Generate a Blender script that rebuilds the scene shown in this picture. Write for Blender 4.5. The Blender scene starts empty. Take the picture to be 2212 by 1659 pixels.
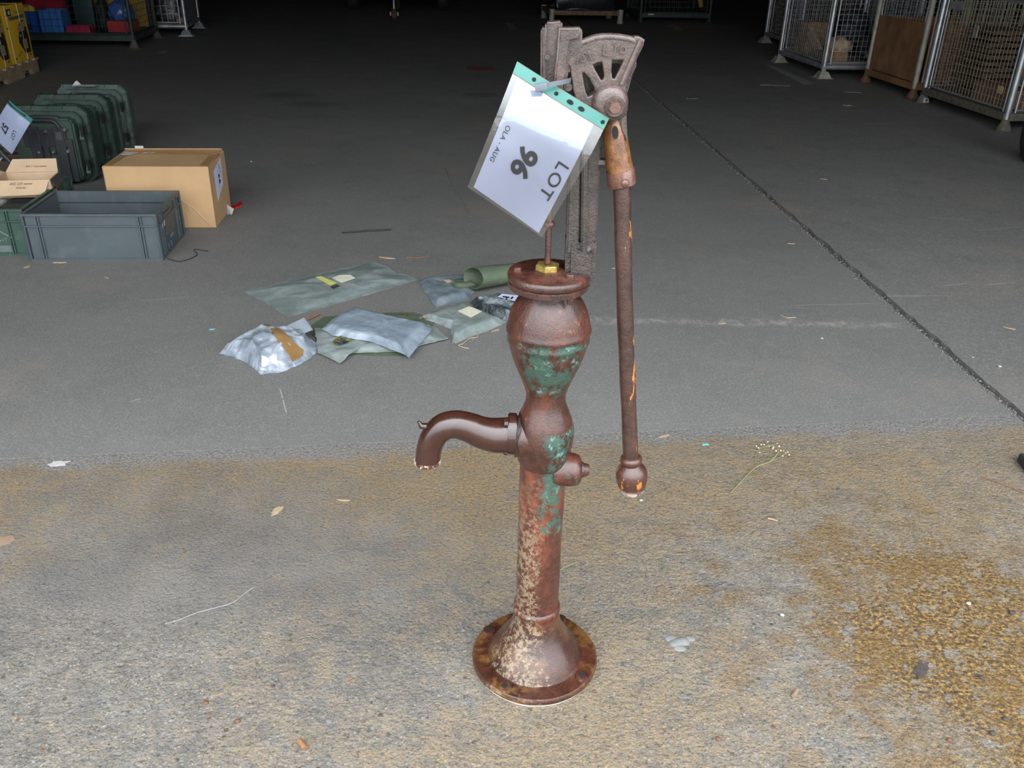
import bpy, bmesh, math, random
from mathutils import Vector, Matrix, noise as mnoise

random.seed(7)
S = bpy.context.scene
COL = S.collection

# ------------------------------------------------------------------ camera
PW, PH, F = 2212, 1659, 1900.0
PITCH, ROLL, CAMH = math.radians(27.56), math.radians(1.3), 1.45
FWD = Vector((0, math.cos(PITCH), -math.sin(PITCH)))
RT0 = Vector((1, 0, 0)); UP0 = RT0.cross(FWD)
RT = math.cos(ROLL)*RT0 + math.sin(ROLL)*UP0
UP = -math.sin(ROLL)*RT0 + math.cos(ROLL)*UP0
EYE = Vector((0, 0, CAMH))
cd = bpy.data.cameras.new('camera'); cam = bpy.data.objects.new('camera', cd); COL.objects.link(cam)
cd.sensor_fit = 'HORIZONTAL'; cd.sensor_width = 36.0; cd.lens = F/PW*36.0
cd.clip_start = 0.05; cd.clip_end = 200
M = Matrix((RT, UP, -FWD)).transposed().to_4x4(); M.translation = EYE
cam.matrix_world = M
S.camera = cam

# ------------------------------------------------------------------ sky and exposure
W = bpy.data.worlds.new('overcast_sky'); S.world = W; W.use_nodes = True
wn = W.node_tree; bgn = wn.nodes['Background']
# overcast sky, three times brighter overhead than at the horizon
tc_ = wn.nodes.new('ShaderNodeTexCoord'); sx_ = wn.nodes.new('ShaderNodeSeparateXYZ'); mr_ = wn.nodes.new('ShaderNodeMapRange'); mx_ = wn.nodes.new('ShaderNodeMix')
wn.links.new(tc_.outputs['Generated'], sx_.inputs[0]); wn.links.new(sx_.outputs[2], mr_.inputs[0]); wn.links.new(mr_.outputs[0], mx_.inputs[0]); mx_.data_type = 'RGBA'
mx_.inputs[6].default_value = (0.44, 0.465, 0.49, 1); mx_.inputs[7].default_value = (1.30, 1.37, 1.45, 1)
wn.links.new(mx_.outputs[2], bgn.inputs['Color']); bgn.inputs['Strength'].default_value = 1.0
vs = S.view_settings
vs.view_transform = 'Standard'; vs.look = 'None'; vs.gamma = 1.0; vs.use_curve_mapping = False
vs.exposure = 2.7

# ------------------------------------------------------------------ pixel to place
def ray(x, y):
    return FWD + RT*((x-PW/2)/F) - UP*((y-PH/2)/F)
def G(x, y, z=0.0):
    d = ray(x, y); t = (z-CAMH)/d.z
    return EYE + d*t
PUMP = Vector((0.064, 1.454, 0))
def PL(x, y, yl=0.0):            # point of the photo on a plane through the pump, in pump coordinates
    d = ray(x, y); t = (PUMP.y+yl)/d.y
    return EYE + d*t - PUMP

# ------------------------------------------------------------------ node helpers
class NB:
    def __init__(s, name):
        s.m = bpy.data.materials.new(name); s.m.use_nodes = True
        s.t = s.m.node_tree; s.b = s.t.nodes['Principled BSDF']; s.out = s.t.nodes['Material Output']
        s._co = None
    def n(s, typ, **kw):
        x = s.t.nodes.new(typ)
        for k, v in kw.items(): setattr(x, k, v)
        return x
    def put(s, sock, v):
        if isinstance(v, bpy.types.NodeSocket): s.t.links.new(v, sock)
        elif isinstance(v, (tuple, list)) and len(v) == 3 and sock.type == 'RGBA': sock.default_value = (*v, 1)
        else: sock.default_value = v
    @property
    def co(s):
        if s._co is None: s._co = s.n('ShaderNodeTexCoord').outputs['Object']
        return s._co
    def vec(s, scale=(1, 1, 1), loc=(0, 0, 0), v=None, rot=(0, 0, 0)):
        x = s.n('ShaderNodeMapping'); s.put(x.inputs['Vector'], v or s.co)
        x.inputs['Scale'].default_value = scale; x.inputs['Location'].default_value = loc; x.inputs['Rotation'].default_value = rot
        return x.outputs[0]
    def noise(s, scale, detail=3, rough=.55, v=None, dist=0):
        x = s.n('ShaderNodeTexNoise'); s.put(x.inputs['Vector'], v or s.co)
        x.inputs['Scale'].default_value = scale; x.inputs['Detail'].default_value = detail
        x.inputs['Roughness'].default_value = rough; x.inputs['Distortion'].default_value = dist
        return x.outputs['Fac']
    def voro(s, scale, feat='F1', v=None, out='Distance', rnd=1):
        x = s.n('ShaderNodeTexVoronoi', feature=feat); s.put(x.inputs['Vector'], v or s.co)
        x.inputs['Scale'].default_value = scale; x.inputs['Randomness'].default_value = rnd
        return x.outputs[out]
    def ramp(s, fac, stops, interp='LINEAR'):
        x = s.n('ShaderNodeValToRGB'); s.put(x.inputs[0], fac); r = x.color_ramp; r.interpolation = interp
        while len(r.elements) < len(stops): r.elements.new(.5)
        for e, (p, c) in zip(r.elements, stops):
            e.position = p; e.color = (c, c, c, 1) if isinstance(c, (int, float)) else (*c, 1)
        return x.outputs[0]
    def step(s, v, a, b):
        x = s.n('ShaderNodeMapRange', interpolation_type='SMOOTHSTEP'); s.put(x.inputs[0], v)
        lo, hi, f0, f1 = (a, b, 0, 1) if a < b else (b, a, 1, 0)
        x.inputs[1].default_value = lo; x.inputs[2].default_value = hi; x.inputs[3].default_value = f0; x.inputs[4].default_value = f1
        return x.outputs[0]
    def mix(s, fac, a, b, mode='MIX'):
        x = s.n('ShaderNodeMix', data_type='RGBA', blend_type=mode)
        s.put(x.inputs[0], fac); s.put(x.inputs[6], a); s.put(x.inputs[7], b); return x.outputs[2]
    def ma(s, op, a, b=0.0, c=None):
        x = s.n('ShaderNodeMath', operation=op); s.put(x.inputs[0], a); s.put(x.inputs[1], b)
        if c is not None: s.put(x.inputs[2], c)
        return x.outputs[0]
    def xyz(s, v=None):
        x = s.n('ShaderNodeSeparateXYZ'); s.put(x.inputs[0], v or s.co); return x.outputs
    def dot(s, d, v=None):
        x = s.n('ShaderNodeVectorMath', operation='DOT_PRODUCT'); s.put(x.inputs[0], v or s.co); x.inputs[1].default_value = d
        return x.outputs['Value']
    def bump(s, h, strength=.3, dist=.01, prev=None):
        x = s.n('ShaderNodeBump'); s.put(x.inputs['Height'], h)
        x.inputs['Strength'].default_value = strength; x.inputs['Distance'].default_value = dist
        if prev: s.put(x.inputs['Normal'], prev)
        return x.outputs[0]
    def fin(s, col=None, rough=None, nrm=None, metal=0, spec=.5, coat=0, coatr=.1, alpha=None, trans=None):
        b = s.b.inputs
        if col is not None: s.put(b['Base Color'], col)
        if rough is not None: s.put(b['Roughness'], rough)
        if nrm is not None: s.put(b['Normal'], nrm)
        s.put(b['Metallic'], metal); s.put(b['Specular IOR Level'], spec)
        b['Coat Weight'].default_value = coat; b['Coat Roughness'].default_value = coatr
        if alpha is not None: s.put(b['Alpha'], alpha)
        if trans is not None: s.put(b['Transmission Weight'], trans)
        return s.m

def plain(name, col, rough=.5, var=.25, scale=14, bs=.15, metal=0, spec=.5, bscale=120, coat=0, dirt=None):
    k = NB(name); n = k.noise(scale, 4)
    d = tuple(c*(1-var) for c in col); l = tuple(min(1, c*(1+var)) for c in col)
    c = k.ramp(n, [(.3, d), (.7, l)])
    if dirt: c = k.mix(k.step(k.noise(scale*2.3, 5), .52, .7), c, dirt)
    return k.fin(c, rough, k.bump(k.noise(bscale, 3), bs, .004), metal, spec, coat)

# ------------------------------------------------------------------ materials
def segmask(k, p, a, b, w):
    """soft mask of a scratch from a to b (pixels of the photo, on the floor)"""
    A, C_ = G(*a), G(*b); d = C_-A; L = d.length; d.normalize()
    x = k.ma('SUBTRACT', p[0], A.x); y = k.ma('SUBTRACT', p[1], A.y)
    t = k.ma('ADD', k.ma('MULTIPLY', x, d.x), k.ma('MULTIPLY', y, d.y)); n = k.ma('ABSOLUTE', k.ma('SUBTRACT', k.ma('MULTIPLY', x, d.y), k.ma('MULTIPLY', y, d.x)))
    return k.ma('MULTIPLY', k.step(n, w, w*.4), k.ma('MULTIPLY', k.step(t, 0, L*.1), k.step(t, L, L*.85)))

def m_asphalt():
    k = NB('dusty_dark_floor'); p = k.xyz()
    big = k.noise(.55, 5, .6); mid = k.noise(3.0, 6, .68); med = k.noise(26, 5, .7); fine = k.noise(130, 4, .8); sp = k.noise(260, 2, .6)
    c = k.ramp(big, [(.3, (0.138, 0.136, 0.128)), (.7, (0.185, 0.179, 0.167))])
    c = k.mix(k.ma('MULTIPLY', k.step(mid, .48, .7), .45), c, (0.119, 0.118, 0.115))
    c = k.mix(k.ma('MULTIPLY', k.step(med, .5, .66), .3), c, (0.233, 0.221, 0.202))
    c = k.mix(k.ma('MULTIPLY', k.step(k.noise(1.3, 5, .65, k.vec((1, 1, 1), (9, 3, 0))), .54, .7), .35), c, (0.253, 0.210, 0.165))
    c = k.mix(k.ma('MULTIPLY', k.step(fine, .53, .68), .6), c, (0.380, 0.366, 0.338))
    c = k.mix(k.ma('MULTIPLY', k.step(fine, .46, .32), .7), c, (0.048, 0.048, 0.045))
    c = k.mix(k.ma('MULTIPLY', k.step(sp, .70, .75), .7), c, (0.633, 0.597, 0.536))
    # pale dusty band across the slab
    bw = k.ma('ADD', k.dot((-.022, 1, 0)), k.ma('MULTIPLY', k.ma('SUBTRACT', k.noise(6, 5, .7), .5), .14))
    band = k.ma('MULTIPLY', k.step(k.ma('ABSOLUTE', k.ma('SUBTRACT', bw, 3.36)), .055, .0), k.step(k.noise(22, 6, .75), .42, .6))
    band = k.ma('MULTIPLY', band, k.ma('MULTIPLY', k.step(p[0], -.6, .3), k.step(p[0], 1.66, 1.6)))
    c = k.mix(k.ma('MULTIPLY', band, .55), c, (0.394, 0.359, 0.318))
    for a, b, w in (((1905, 641), (1995, 642), .003), ((1920, 640), (2070, 641), .002), ((2040, 618), (2092, 614), .004), ((2120, 618), (2195, 611), .004), ((2110, 500), (2212, 490), .003), ((2000, 470), (2110, 478), .003), ((1700, 660), (1900, 655), .002),
                    ((604, 838), (611, 862), .003), ((611, 862), (619, 893), .003), ((1770, 240), (1960, 236), .006), ((1860, 268), (2000, 266), .006), ((300, 650), (420, 640), .002), ((280, 868), (306, 860), .003), ((1660, 240), (1780, 235), .005)):
        c = k.mix(k.ma('MULTIPLY', segmask(k, p, a, b, w), .5), c, (0.507, 0.488, 0.458))
    for px, py, r in ((610, 205, .22), (680, 225, .2), (1040, 205, .18)):
        g = G(px, py); d = k.ma('SQRT', k.ma('ADD', k.ma('POWER', k.ma('MULTIPLY', k.ma('SUBTRACT', p[0], g.x), .6), 2), k.ma('POWER', k.ma('SUBTRACT', p[1], g.y), 2)))
        c = k.mix(k.ma('MULTIPLY', k.step(k.ma('ADD', d, k.ma('MULTIPLY', k.ma('SUBTRACT', mid, .5), .3)), r, r*.3), .5), c, (0.070, 0.068, 0.064))
    h = k.ma('ADD', k.ma('MULTIPLY', fine, 1.0), k.ma('MULTIPLY', med, .7))
    return k.fin(c, k.ramp(mid, [(.3, .6), (.7, .8)]), k.bump(h, .4, .006), spec=.35)

def m_concrete():
    k = NB('stained_exposed_concrete'); p = k.xyz()
    big = k.noise(1.1, 5, .6, k.vec((1, 1, 1), (3.1, 1.7, 0))); mid = k.noise(5, 6, .7); m2 = k.noise(19, 6, .72); fin = k.noise(110, 5, .8); rel = k.noise(58, 4, .65)
    c = k.ramp(m2, [(.34, (0.149, 0.140, 0.124)), (.66, (0.284, 0.259, 0.223))])
    c = k.mix(k.ma('MULTIPLY', k.step(mid, .48, .66), .4), c, (0.253, 0.249, 0.242))
    # exposed aggregate: small stones of several colours
    vc = k.n('ShaderNodeTexVoronoi'); k.put(vc.inputs['Vector'], k.vec((1, 1, 1))); vc.inputs['Scale'].default_value = 150
    vc2 = k.n('ShaderNodeTexVoronoi'); k.put(vc2.inputs['Vector'], k.vec((1, 1, 1), (5, 5, 0))); vc2.inputs['Scale'].default_value = 70
    r1 = k.xyz(vc.outputs['Color']); r2 = k.xyz(vc2.outputs['Color'])
    st1 = k.ramp(r1[0], [(0, (0.063, 0.059, 0.053)), (.16, (0.178, 0.163, 0.137)), (.42, (0.279, 0.256, 0.223)), (.68, (0.380, 0.274, 0.137)), (.9, (0.506, 0.449, 0.347))], 'CONSTANT')
    c = k.mix(k.ma('MULTIPLY', k.step(vc.outputs['Distance'], .55, .3), .55), c, st1)
    st2 = k.ramp(r2[0], [(0, (0.266, 0.262, 0.260)), (.45, (0.190, 0.187, 0.185)), (.7, (0.044, 0.040, 0.038)), (.8, (0.190, 0.081, 0.038)), (.86, (0.329, 0.325, 0.322))], 'CONSTANT')
    c = k.mix(k.ma('MULTIPLY', k.ma('MULTIPLY', k.step(vc2.outputs['Distance'], .40, .30), k.step(r2[1], .74, .78)), .7), c, st2)
    wob = k.ma('MULTIPLY', k.ma('SUBTRACT', k.noise(1.6, 5, .6), .5), 1.2)
    # smoother greyer, browner area by the doorway at the left
    sm = k.step(k.ma('ADD', k.ma('ADD', p[0], wob), k.ma('MULTIPLY', p[1], -.75)), -1.0, -1.75)
    sm = k.ma('MULTIPLY', sm, k.step(k.ma('ADD', p[1], k.ma('MULTIPLY', wob, .25)), 1.42, 1.72))
    c = k.mix(k.ma('MULTIPLY', sm, .82), c, k.ramp(mid, [(.36, (0.145, 0.140, 0.131)), (.64, (0.222, 0.203, 0.177))]))
    c = k.mix(k.ma('MULTIPLY', k.step(k.noise(2.3, 6, .68, k.vec((1, 1, 1), (6, 4, 1))), .5, .66), .4), c, (.105, .103, .100))
    # ochre staining, speckled
    och = k.step(k.ma('ADD', k.ma('MULTIPLY', big, .55), k.ma('MULTIPLY', m2, .45)), .43, .6)
    nearb = k.ma('MULTIPLY', k.step(k.ma('ADD', p[1], k.ma('MULTIPLY', wob, .35)), 1.7, 2.3), .4)
    och = k.ma('MULTIPLY', k.ma('MINIMUM', k.ma('ADD', k.ma('MULTIPLY', och, .68), nearb), 1), k.step(fin, .40, .54))
    c = k.mix(k.ma('MULTIPLY', och, .82), c, k.ramp(fin, [(.4, (0.190, 0.119, 0.044)), (.6, (0.380, 0.244, 0.093))]))
    # rusty trickles to the right of the pump and a heavy oil stain further right
    dx = k.ma('SUBTRACT', p[0], 1.15); dy = k.ma('SUBTRACT', p[1], 1.42)
    ax = k.ma('ADD', k.ma('MULTIPLY', dx, .80), k.ma('MULTIPLY', dy, .60)); ay = k.ma('SUBTRACT', k.ma('MULTIPLY', dy, .80), k.ma('MULTIPLY', dx, .60))
    e = k.ma('SQRT', k.ma('ADD', k.ma('POWER', k.ma('MULTIPLY', ax, 1.9), 2), k.ma('POWER', k.ma('MULTIPLY', ay, 1.3), 2)))
    e = k.ma('ADD', e, k.ma('MULTIPLY', k.ma('SUBTRACT', k.noise(3.6, 7, .72), .5), 1.7))
    sf = k.step(e, 1.0, .35)
    gn_ = k.noise(95, 5, .8)
    grain = k.ramp(gn_, [(.40, (0.031, 0.018, 0.008)), (.5, (0.145, 0.078, 0.020)), (.6, (0.455, 0.282, 0.075))])
    keep = k.step(k.noise(27, 5, .7, k.vec((1, 1, 1), (7, 2, 5))), .60, .52)
    c = k.mix(k.ma('MULTIPLY', k.ma('MULTIPLY', sf, .9), keep), c, grain)
    c = k.mix(k.ma('MULTIPLY', k.ma('MULTIPLY', k.step(e, 1.5, .8), k.step(k.noise(7, 6, .72, k.vec((1, 1, 1), (1, 9, 4))), .48, .6)), .6), c, k.ramp(fin, [(.4, (0.076, 0.042, 0.017)), (.6, (0.304, 0.181, 0.055))]))
    # fine dark pits and white specks
    c = k.mix(k.ma('MULTIPLY', k.step(fin, .46, .36), .8), c, (0.063, 0.057, 0.046))
    c = k.mix(k.ma('MULTIPLY', k.step(k.noise(200, 3, .7), .655, .71), .75), c, (0.633, 0.586, 0.520))
    # worn pale grey strip along the doorway edge
    ed = k.ma('ADD', k.dot((-.127, 1, 0)), k.ma('MULTIPLY', k.ma('SUBTRACT', k.noise(5, 6, .75), .5), .2))
    c = k.mix(k.ma('MULTIPLY', k.step(ed, 2.31, 2.38), .8), c, k.ramp(fin, [(.36, (.10, .099, .097)), (.5, (.21, .207, .202)), (.64, (.34, .335, .325))]))
    h = k.ma('ADD', k.ma('MULTIPLY', fin, .8), k.ma('ADD', k.ma('MULTIPLY', k.ma('MULTIPLY', rel, 1.6), k.ma('SUBTRACT', 1.0, k.ma('MULTIPLY', sm, .7))), k.ma('MULTIPLY', vc.outputs['Distance'], -.35)))
    return k.fin(c, k.ramp(mid, [(.3, .6), (.7, .8)]), k.bump(h, 1.0, .008), spec=.35)

def m_rust(name, green=None, tan=None, orange=.12, base=((.045, .014, .010), (.17, .048, .026)), teal=.3, white=None, rough=(.26, .5), bs=.5, ochre=0, gscale=15, bsc=260, flake=None, dark=.35, red=.0, gdir_=None):
    base = tuple(tuple(x*.60 for x in b) for b in base)
    k = NB(name); p = k.xyz()
    N = k.n('ShaderNodeTexCoord').outputs['Normal']
    n1 = k.noise(15, 6, .65); n2 = k.noise(65, 6, .75); n3 = k.noise(bsc, 3, .6); n4 = k.noise(34, 6, .7, k.vec((1, 1, .45), (3, 8, 1)))
    c = k.ramp(k.ma('ADD', k.ma('MULTIPLY', n1, .5), k.ma('MULTIPLY', n2, .5)), [(.36, base[0]), (.5, tuple((a+b)/2 for a, b in zip(*base))), (.64, base[1])])
    if dark: c = k.mix(k.ma('MULTIPLY', k.step(n4, .5, .68), dark), c, tuple(x*.7 for x in base[0]))
    if red: c = k.mix(k.ma('MULTIPLY', k.step(k.noise(22, 6, .7, k.vec((1, 1, .3), (5, 2, 7))), .47, .62), red), c, (.20, .048, .020))
    if ochre: c = k.mix(k.ma('MULTIPLY', k.step(k.noise(13, 5, .65, k.vec((1, 1, 1), (4, 4, 2))), .47, .6), ochre), c, k.mix(n2, (.12, .045, .012), (.36, .19, .05)))
    if orange: c = k.mix(k.step(k.ma('ADD', k.ma('MULTIPLY', n2, .7), k.ma('MULTIPLY', k.noise(9, 3, .5, k.vec((1, 1, .5), (1, 7, 3))), .3)), .66-orange*.5, .76-orange*.5), c, k.mix(n3, (.22, .055, .015), (.40, .13, .03)))
    if green:
        z0, z1, amt = green
        zm = k.ma('MULTIPLY', k.step(k.ma('ADD', p[2], k.ma('MULTIPLY', k.ma('SUBTRACT', n2, .5), .16)), z0-.015, z0+.02), k.step(p[2], z1+.004, z1-.004))
        g = k.ma('MULTIPLY', k.step(k.ma('ADD', k.ma('MULTIPLY', k.noise(gscale, 8, .72, k.vec((1, 1, .6), (2, 2, 2))), .7), k.ma('MULTIPLY', n2, .3)), .62-amt*.25, .655-amt*.25), zm)
        if gdir_: g = k.ma('MULTIPLY', g, k.step(k.ma('ADD', k.dot(gdir_, N), k.ma('MULTIPLY', k.ma('SUBTRACT', n1, .5), 1.2)), .45, .7))
        gc = k.mix(k.ma('MULTIPLY', k.step(k.noise(48, 6, .7, k.vec((1, 1, 1), (8, 1, 4))), .55, .62), teal), k.mix(n2, (.012, .04, .03), (.05, .115, .085)), (.19, .36, .32))
        c = k.mix(k.ma('MULTIPLY', g, .92), c, gc)
    if tan:
        d, z0, z1, lo, amt = tan
        a = k.ma('ADD', k.dot(d, N), k.ma('MULTIPLY', k.ma('SUBTRACT', k.noise(28, 7, .75), .5), 1.5))
        zm = k.step(k.ma('ADD', p[2], k.ma('MULTIPLY', k.ma('SUBTRACT', n1, .5), .25)), z1, z0)
        g = k.ma('MULTIPLY', k.ma('MULTIPLY', k.step(a, lo, lo+.35), zm), k.step(k.noise(90, 6, .75), .56-amt*.4, .64-amt*.4))
        c = k.mix(k.ma('MULTIPLY', g, .9), c, k.mix(n3, (.12, .075, .04), (.33, .26, .17)))
    if flake:
        d, lo, amt = flake
        g = k.ma('MULTIPLY', k.step(k.dot(d, N), lo, lo+.2), k.step(k.noise(40, 6, .7, k.vec((1, 1, .35), (9, 4, 6))), .62-amt*.2, .635-amt*.2))
        c = k.mix(g, c, k.mix(n2, (.36, .10, .014), (.56, .22, .045)))
    if white:
        z0, z1, amt = white
        g = k.ma('MULTIPLY', k.ma('MULTIPLY', k.step(p[2], z0-.004, z0+.004), k.step(p[2], z1+.006, z1-.006)), k.step(k.noise(42, 7, .75, k.vec((1, 1, 1), (6, 6, 1))), .6-amt*.3, .63-amt*.3))
        c = k.mix(g, c, k.mix(n2, (.42, .27, .2), (.72, .68, .64)))
    r = k.ramp(n2, [(.3, rough[0]), (.7, rough[1])])
    h = k.ma('ADD', n3, k.ma('MULTIPLY', n2, 1.4))
    return k.fin(c, r, k.bump(h, bs, .0014), spec=.5, coat=.45, coatr=.2)

ASPH = m_asphalt(); CONC = m_concrete()
R_VASE = m_rust('rusty_paint_with_green_flakes', green=(.70, .803, .66), gdir_=(.1, -.95, 0), orange=.17, teal=.5, bs=.7, red=.25, base=((.032, .014, .010), (.135, .045, .027)))
R_TEE = m_rust('rusty_paint_on_tee', green=(.50, .61, .45), gdir_=(.8, -.6, 0), orange=.08, teal=.6, bs=.5, red=.2, base=((.035, .013, .009), (.14, .045, .026)))
R_COL = m_rust('rusty_column_with_lime', green=(.38, .55, .62), gdir_=(.75, -.6, 0), tan=((-.80, -.55, 0), .34, .54, .40, .22), orange=.16, gscale=14, bs=.55, red=.75)
R_BASE = m_rust('rusty_base_with_lime', tan=((-.55, -.83, 0), .17, .27, .50, .22), orange=.04, ochre=.22, bs=.45, rough=(.2, .42), base=((.03, .012, .009), (.11, .036, .022)))
R_FLG = m_rust('rusty_flange_with_ochre', tan=((-.5, -.85, .0), .17, .27, .75, .15), orange=.06, ochre=.42, bs=.5, rough=(.22, .45), base=((.035, .012, .008), (.13, .04, .02)))
R_SPOUT = m_rust('smooth_brown_paint', orange=.0, base=((.038, .015, .010), (.08, .028, .018)), rough=(.16, .26), bs=.12, bsc=90, dark=.15)
R_CAP = m_rust('rusty_cap_paint', orange=.15, base=((.04, .017, .013), (.14, .05, .034)), bs=.7, red=.3)
R_BRK = m_rust('grey_brown_pitted_iron', green=(.9, 1.5, .12), orange=.02, base=((.03, .028, .025), (.13, .085, .07)), teal=.1, bs=.9, rough=(.25, .45))
R_SEC = m_rust('weathered_brown_iron', orange=.02, base=((.04, .031, .028), (.19, .125, .104)), bs=.55, rough=(.22, .42), dark=.5, green=(1.12, 1.24, .02), teal=.1)
R_SOCK = m_rust('orange_rusted_iron', orange=.2, base=((.07, .024, .012), (.36, .14, .04)), bs=.5, rough=(.28, .5), ochre=.7, dark=.7)
R_COLR = m_rust('pink_brown_collar', orange=.14, base=((.10, .04, .026), (.27, .12, .08)), bs=.5)
R_ROD = m_rust('dark_rod_with_orange_flakes', orange=.05, base=((.035, .017, .013), (.115, .052, .038)), bs=.45, flake=((.85, -.5, 0), .45, .2), rough=(.24, .42))
R_KNOB = m_rust('chipped_knob', orange=.16, white=(.435, .475, .42), base=((.06, .022, .014), (.15, .055, .035)), bs=.5, rough=(.2, .4), flake=((-.5, -.8, 0), .3, .25))
BRASS = plain('worn_brass', (.45, .33, .10), .32, .4, 60, .3, .75)
STEEL = plain('galvanised_steel', (.46, .49, .5), .42, .25, 9, .1, .75)
WIREM = plain('galvanised_wire', (.36, .38, .38), .45, .25, 9, .1, .6)
BLACKW = plain('black_wire', (.012, .012, .012), .45)
DARKM = plain('dark_green_steel', (.022, .035, .03), .5, .3, 10)
RUSTS = plain('brown_rusted_sheet', (.20, .105, .05), .7, .3, 5, .2, 0, .3)
RUSTF = plain('rusted_foot_iron', (.12, .06, .04), .75, .35, 25, .3, 0, .3)
GRIME = plain('grimy_foot_iron', (.10, .09, .07), .8, .35, 25, .3, 0, .3)
CREAM = plain('dull_pale_steel', (.36, .34, .29), .6, .3, 12, .15, .2)
GCRATE = plain('grey_plastic', (.066, .083, .09), .4, .12, 5, .08, spec=.5, dirt=(.085, .10, .105))
GNCRATE = plain('green_plastic', (.04, .078, .058), .4, .15, 5, .08, dirt=(.07, .11, .09))
CASEG = plain('olive_green_case_plastic', (.028, .052, .038), .42, .25, 6, .3, bscale=260, dirt=(.045, .07, .06))
CASED = plain('dusty_green_case_plastic', (.055, .085, .07), .5, .25, 12, .3, bscale=260, dirt=(.09, .115, .105))
BLKP = plain('black_trolley_plastic', (.022, .024, .027), .5, .2, 12, .12)
CARD = plain('brown_cardboard', (.47, .30, .155), .75, .10, 5, .06, spec=.25)
CARDL = plain('pale_cardboard', (.52, .37, .24), .75, .08, 9, .05, spec=.25)
CARDT = plain('brown_parcel_tape', (.34, .2, .085), .35, .1, 9, .05)
CARDD = plain('dull_brown_cardboard', (.28, .17, .095), .8, .2, 6, .1, spec=.2)
PAPER = plain('white_paper', (.55, .57, .74), .6, .02, 30, .05, spec=.4)
PAPERO = plain('aged_label_paper', (.62, .60, .46), .7, .08, 40, .05)
YLAB = plain('yellow_label', (.55, .52, .16), .6, .1, 40, .05)
INK = plain('black_ink', (.012, .012, .014), .5, 0, 10, 0)
FADE = plain('faded_pencil_ink', (.2, .15, .11), .7, 0, 10, 0)
TEAL = plain('green_binding_strip', (.022, .155, .125), .35, .06, 40, .05)
TIE = plain('grey_cable_tie', (.12, .14, .165), .4, .05, 40, .05)
BOLT = plain('bolt_head_steel', (.25, .22, .18), .45, .3, 40, .2, .5)
YBOX = plain('yellow_printed_card', (.80, .47, .02), .5, .04, 8, .03)
PALW = plain('weathered_pallet_wood', (.34, .255, .165), .8, .2, 14, .25, spec=.2)
PRNG = plain('grey_print', (.14, .12, .085), .5, .1, 20, 0)
PRNK_HOLE = plain('dark_print_and_hole_shade', (.008, .007, .006), .9, .1, 20, 0)  # black print, also painted as the shade inside holes and recesses
PRNT = plain('tan_print', (.36, .29, .14), .5, .2, 30, 0)
PRNB = plain('blue_print', (.10, .2, .3), .5, .2, 30, 0)
STRAP = plain('clear_strapping', (.62, .6, .5), .3, .1, 20, .1)
BLUEP = plain('blue_crate_plastic', (.012, .075, .36), .42, .12, 8, .05)
BLUEL = plain('light_blue_crate_plastic', (.045, .17, .5), .42, .12, 8, .05)
REDP = plain('red_plastic', (.38, .012, .015), .4, .12, 8, .05)
REDC = plain('crimson_cloth', (.28, .012, .03), .85, .2, 12, .2, spec=.1)
YELC = plain('yellow_cloth', (.62, .5, .04), .8, .15, 12, .2)
AMBER = plain('amber_sheet', (.42, .25, .02), .6, .2, 6, .1)
TARP = plain('dark_teal_tarpaulin', (.012, .035, .04), .5, .2, 8, .2)
BLUEB = plain('blue_plastic_bag', (.05, .13, .42), .28, .15, 12, .3, bscale=40)
DGREEN = plain('dark_green_fabric', (.008, .016, .012), .7, .2, 12, .2)
RUBBER = plain('black_rubber', (.018, .018, .019), .75, .2, 20, .3)
OLIVE = plain('olive_canvas', (.075, .10, .062), .75, .12, 18, .15, dirt=(.095, .12, .08))
WRAPD = plain('black_stretch_wrap', (.012, .014, .016), .22, .2, 6, .5, bscale=22)
RED = plain('red_tape', (.5, .02, .02), .5)
FLAKE = plain('pale_wood_flake', (.36, .27, .165), .8, .15, 60)
SCRAP = plain('white_scrap', (.42, .42, .41), .7, .1, 60)
STONE = plain('grey_stone', (.26, .25, .24), .85, .25, 60, .4)
DSTONE = plain('dark_stone', (.05, .042, .038), .8, .25, 60, .4)
RSTONE = plain('reddish_stone', (.14, .06, .035), .8, .25, 60, .4)
STEM = plain('dry_green_stem', (.22, .23, .10), .7, .1, 60)
FLOR = plain('cream_florets', (.48, .43, .32), .8, .1, 60)
TWIG = plain('brown_twig', (.22, .11, .05), .8, .2, 60)
PAINTR = plain('worn_red_floor_paint', (.2, .07, .06), .7, .2, 12)
PAINTW = plain('worn_white_floor_tape', (.27, .26, .24), .7, .2, 20)
BLUES = plain('turquoise_scrap', (.12, .5, .55), .5)
WALLM = plain('dark_shed_sheeting', (.04, .04, .038), .8, .1, 2, .1, spec=.2)
CEILM = plain('dark_roof_sheeting', (.035, .035, .034), .85, .1, 2, .1, spec=.2)

def m_film(name, col, col2, rough=.3, bs=.4, bsc=14, spec=.5, alpha=None):
    k = NB(name)
    n = k.noise(9, 5, .65, None, .8); n2 = k.noise(bsc, 4, .6, None, 1.2); n3 = k.noise(60, 3)
    c = k.mix(k.step(n, .38, .64), col, col2)
    return k.fin(c, rough, k.bump(k.ma('ADD', n2, k.ma('MULTIPLY', n3, .12)), bs, .02), spec=spec, alpha=alpha)
FILMG = m_film('grey_green_plastic_film', (.165, .20, .185), (.25, .285, .28), .3, .16)
FILMB = m_film('blue_grey_plastic_film', (.19, .235, .275), (.27, .32, .365), .22, .12)
FILMD = m_film('dark_blue_grey_film', (.12, .15, .165), (.20, .235, .255), .3, .14)
FILML = m_film('pale_green_film', (.20, .235, .22), (.29, .32, .31), .28, .16)
FILMP = m_film('dark_parts_in_clear_film', (.03, .04, .045), (.2, .23, .24), .14, .9, 30)
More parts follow.
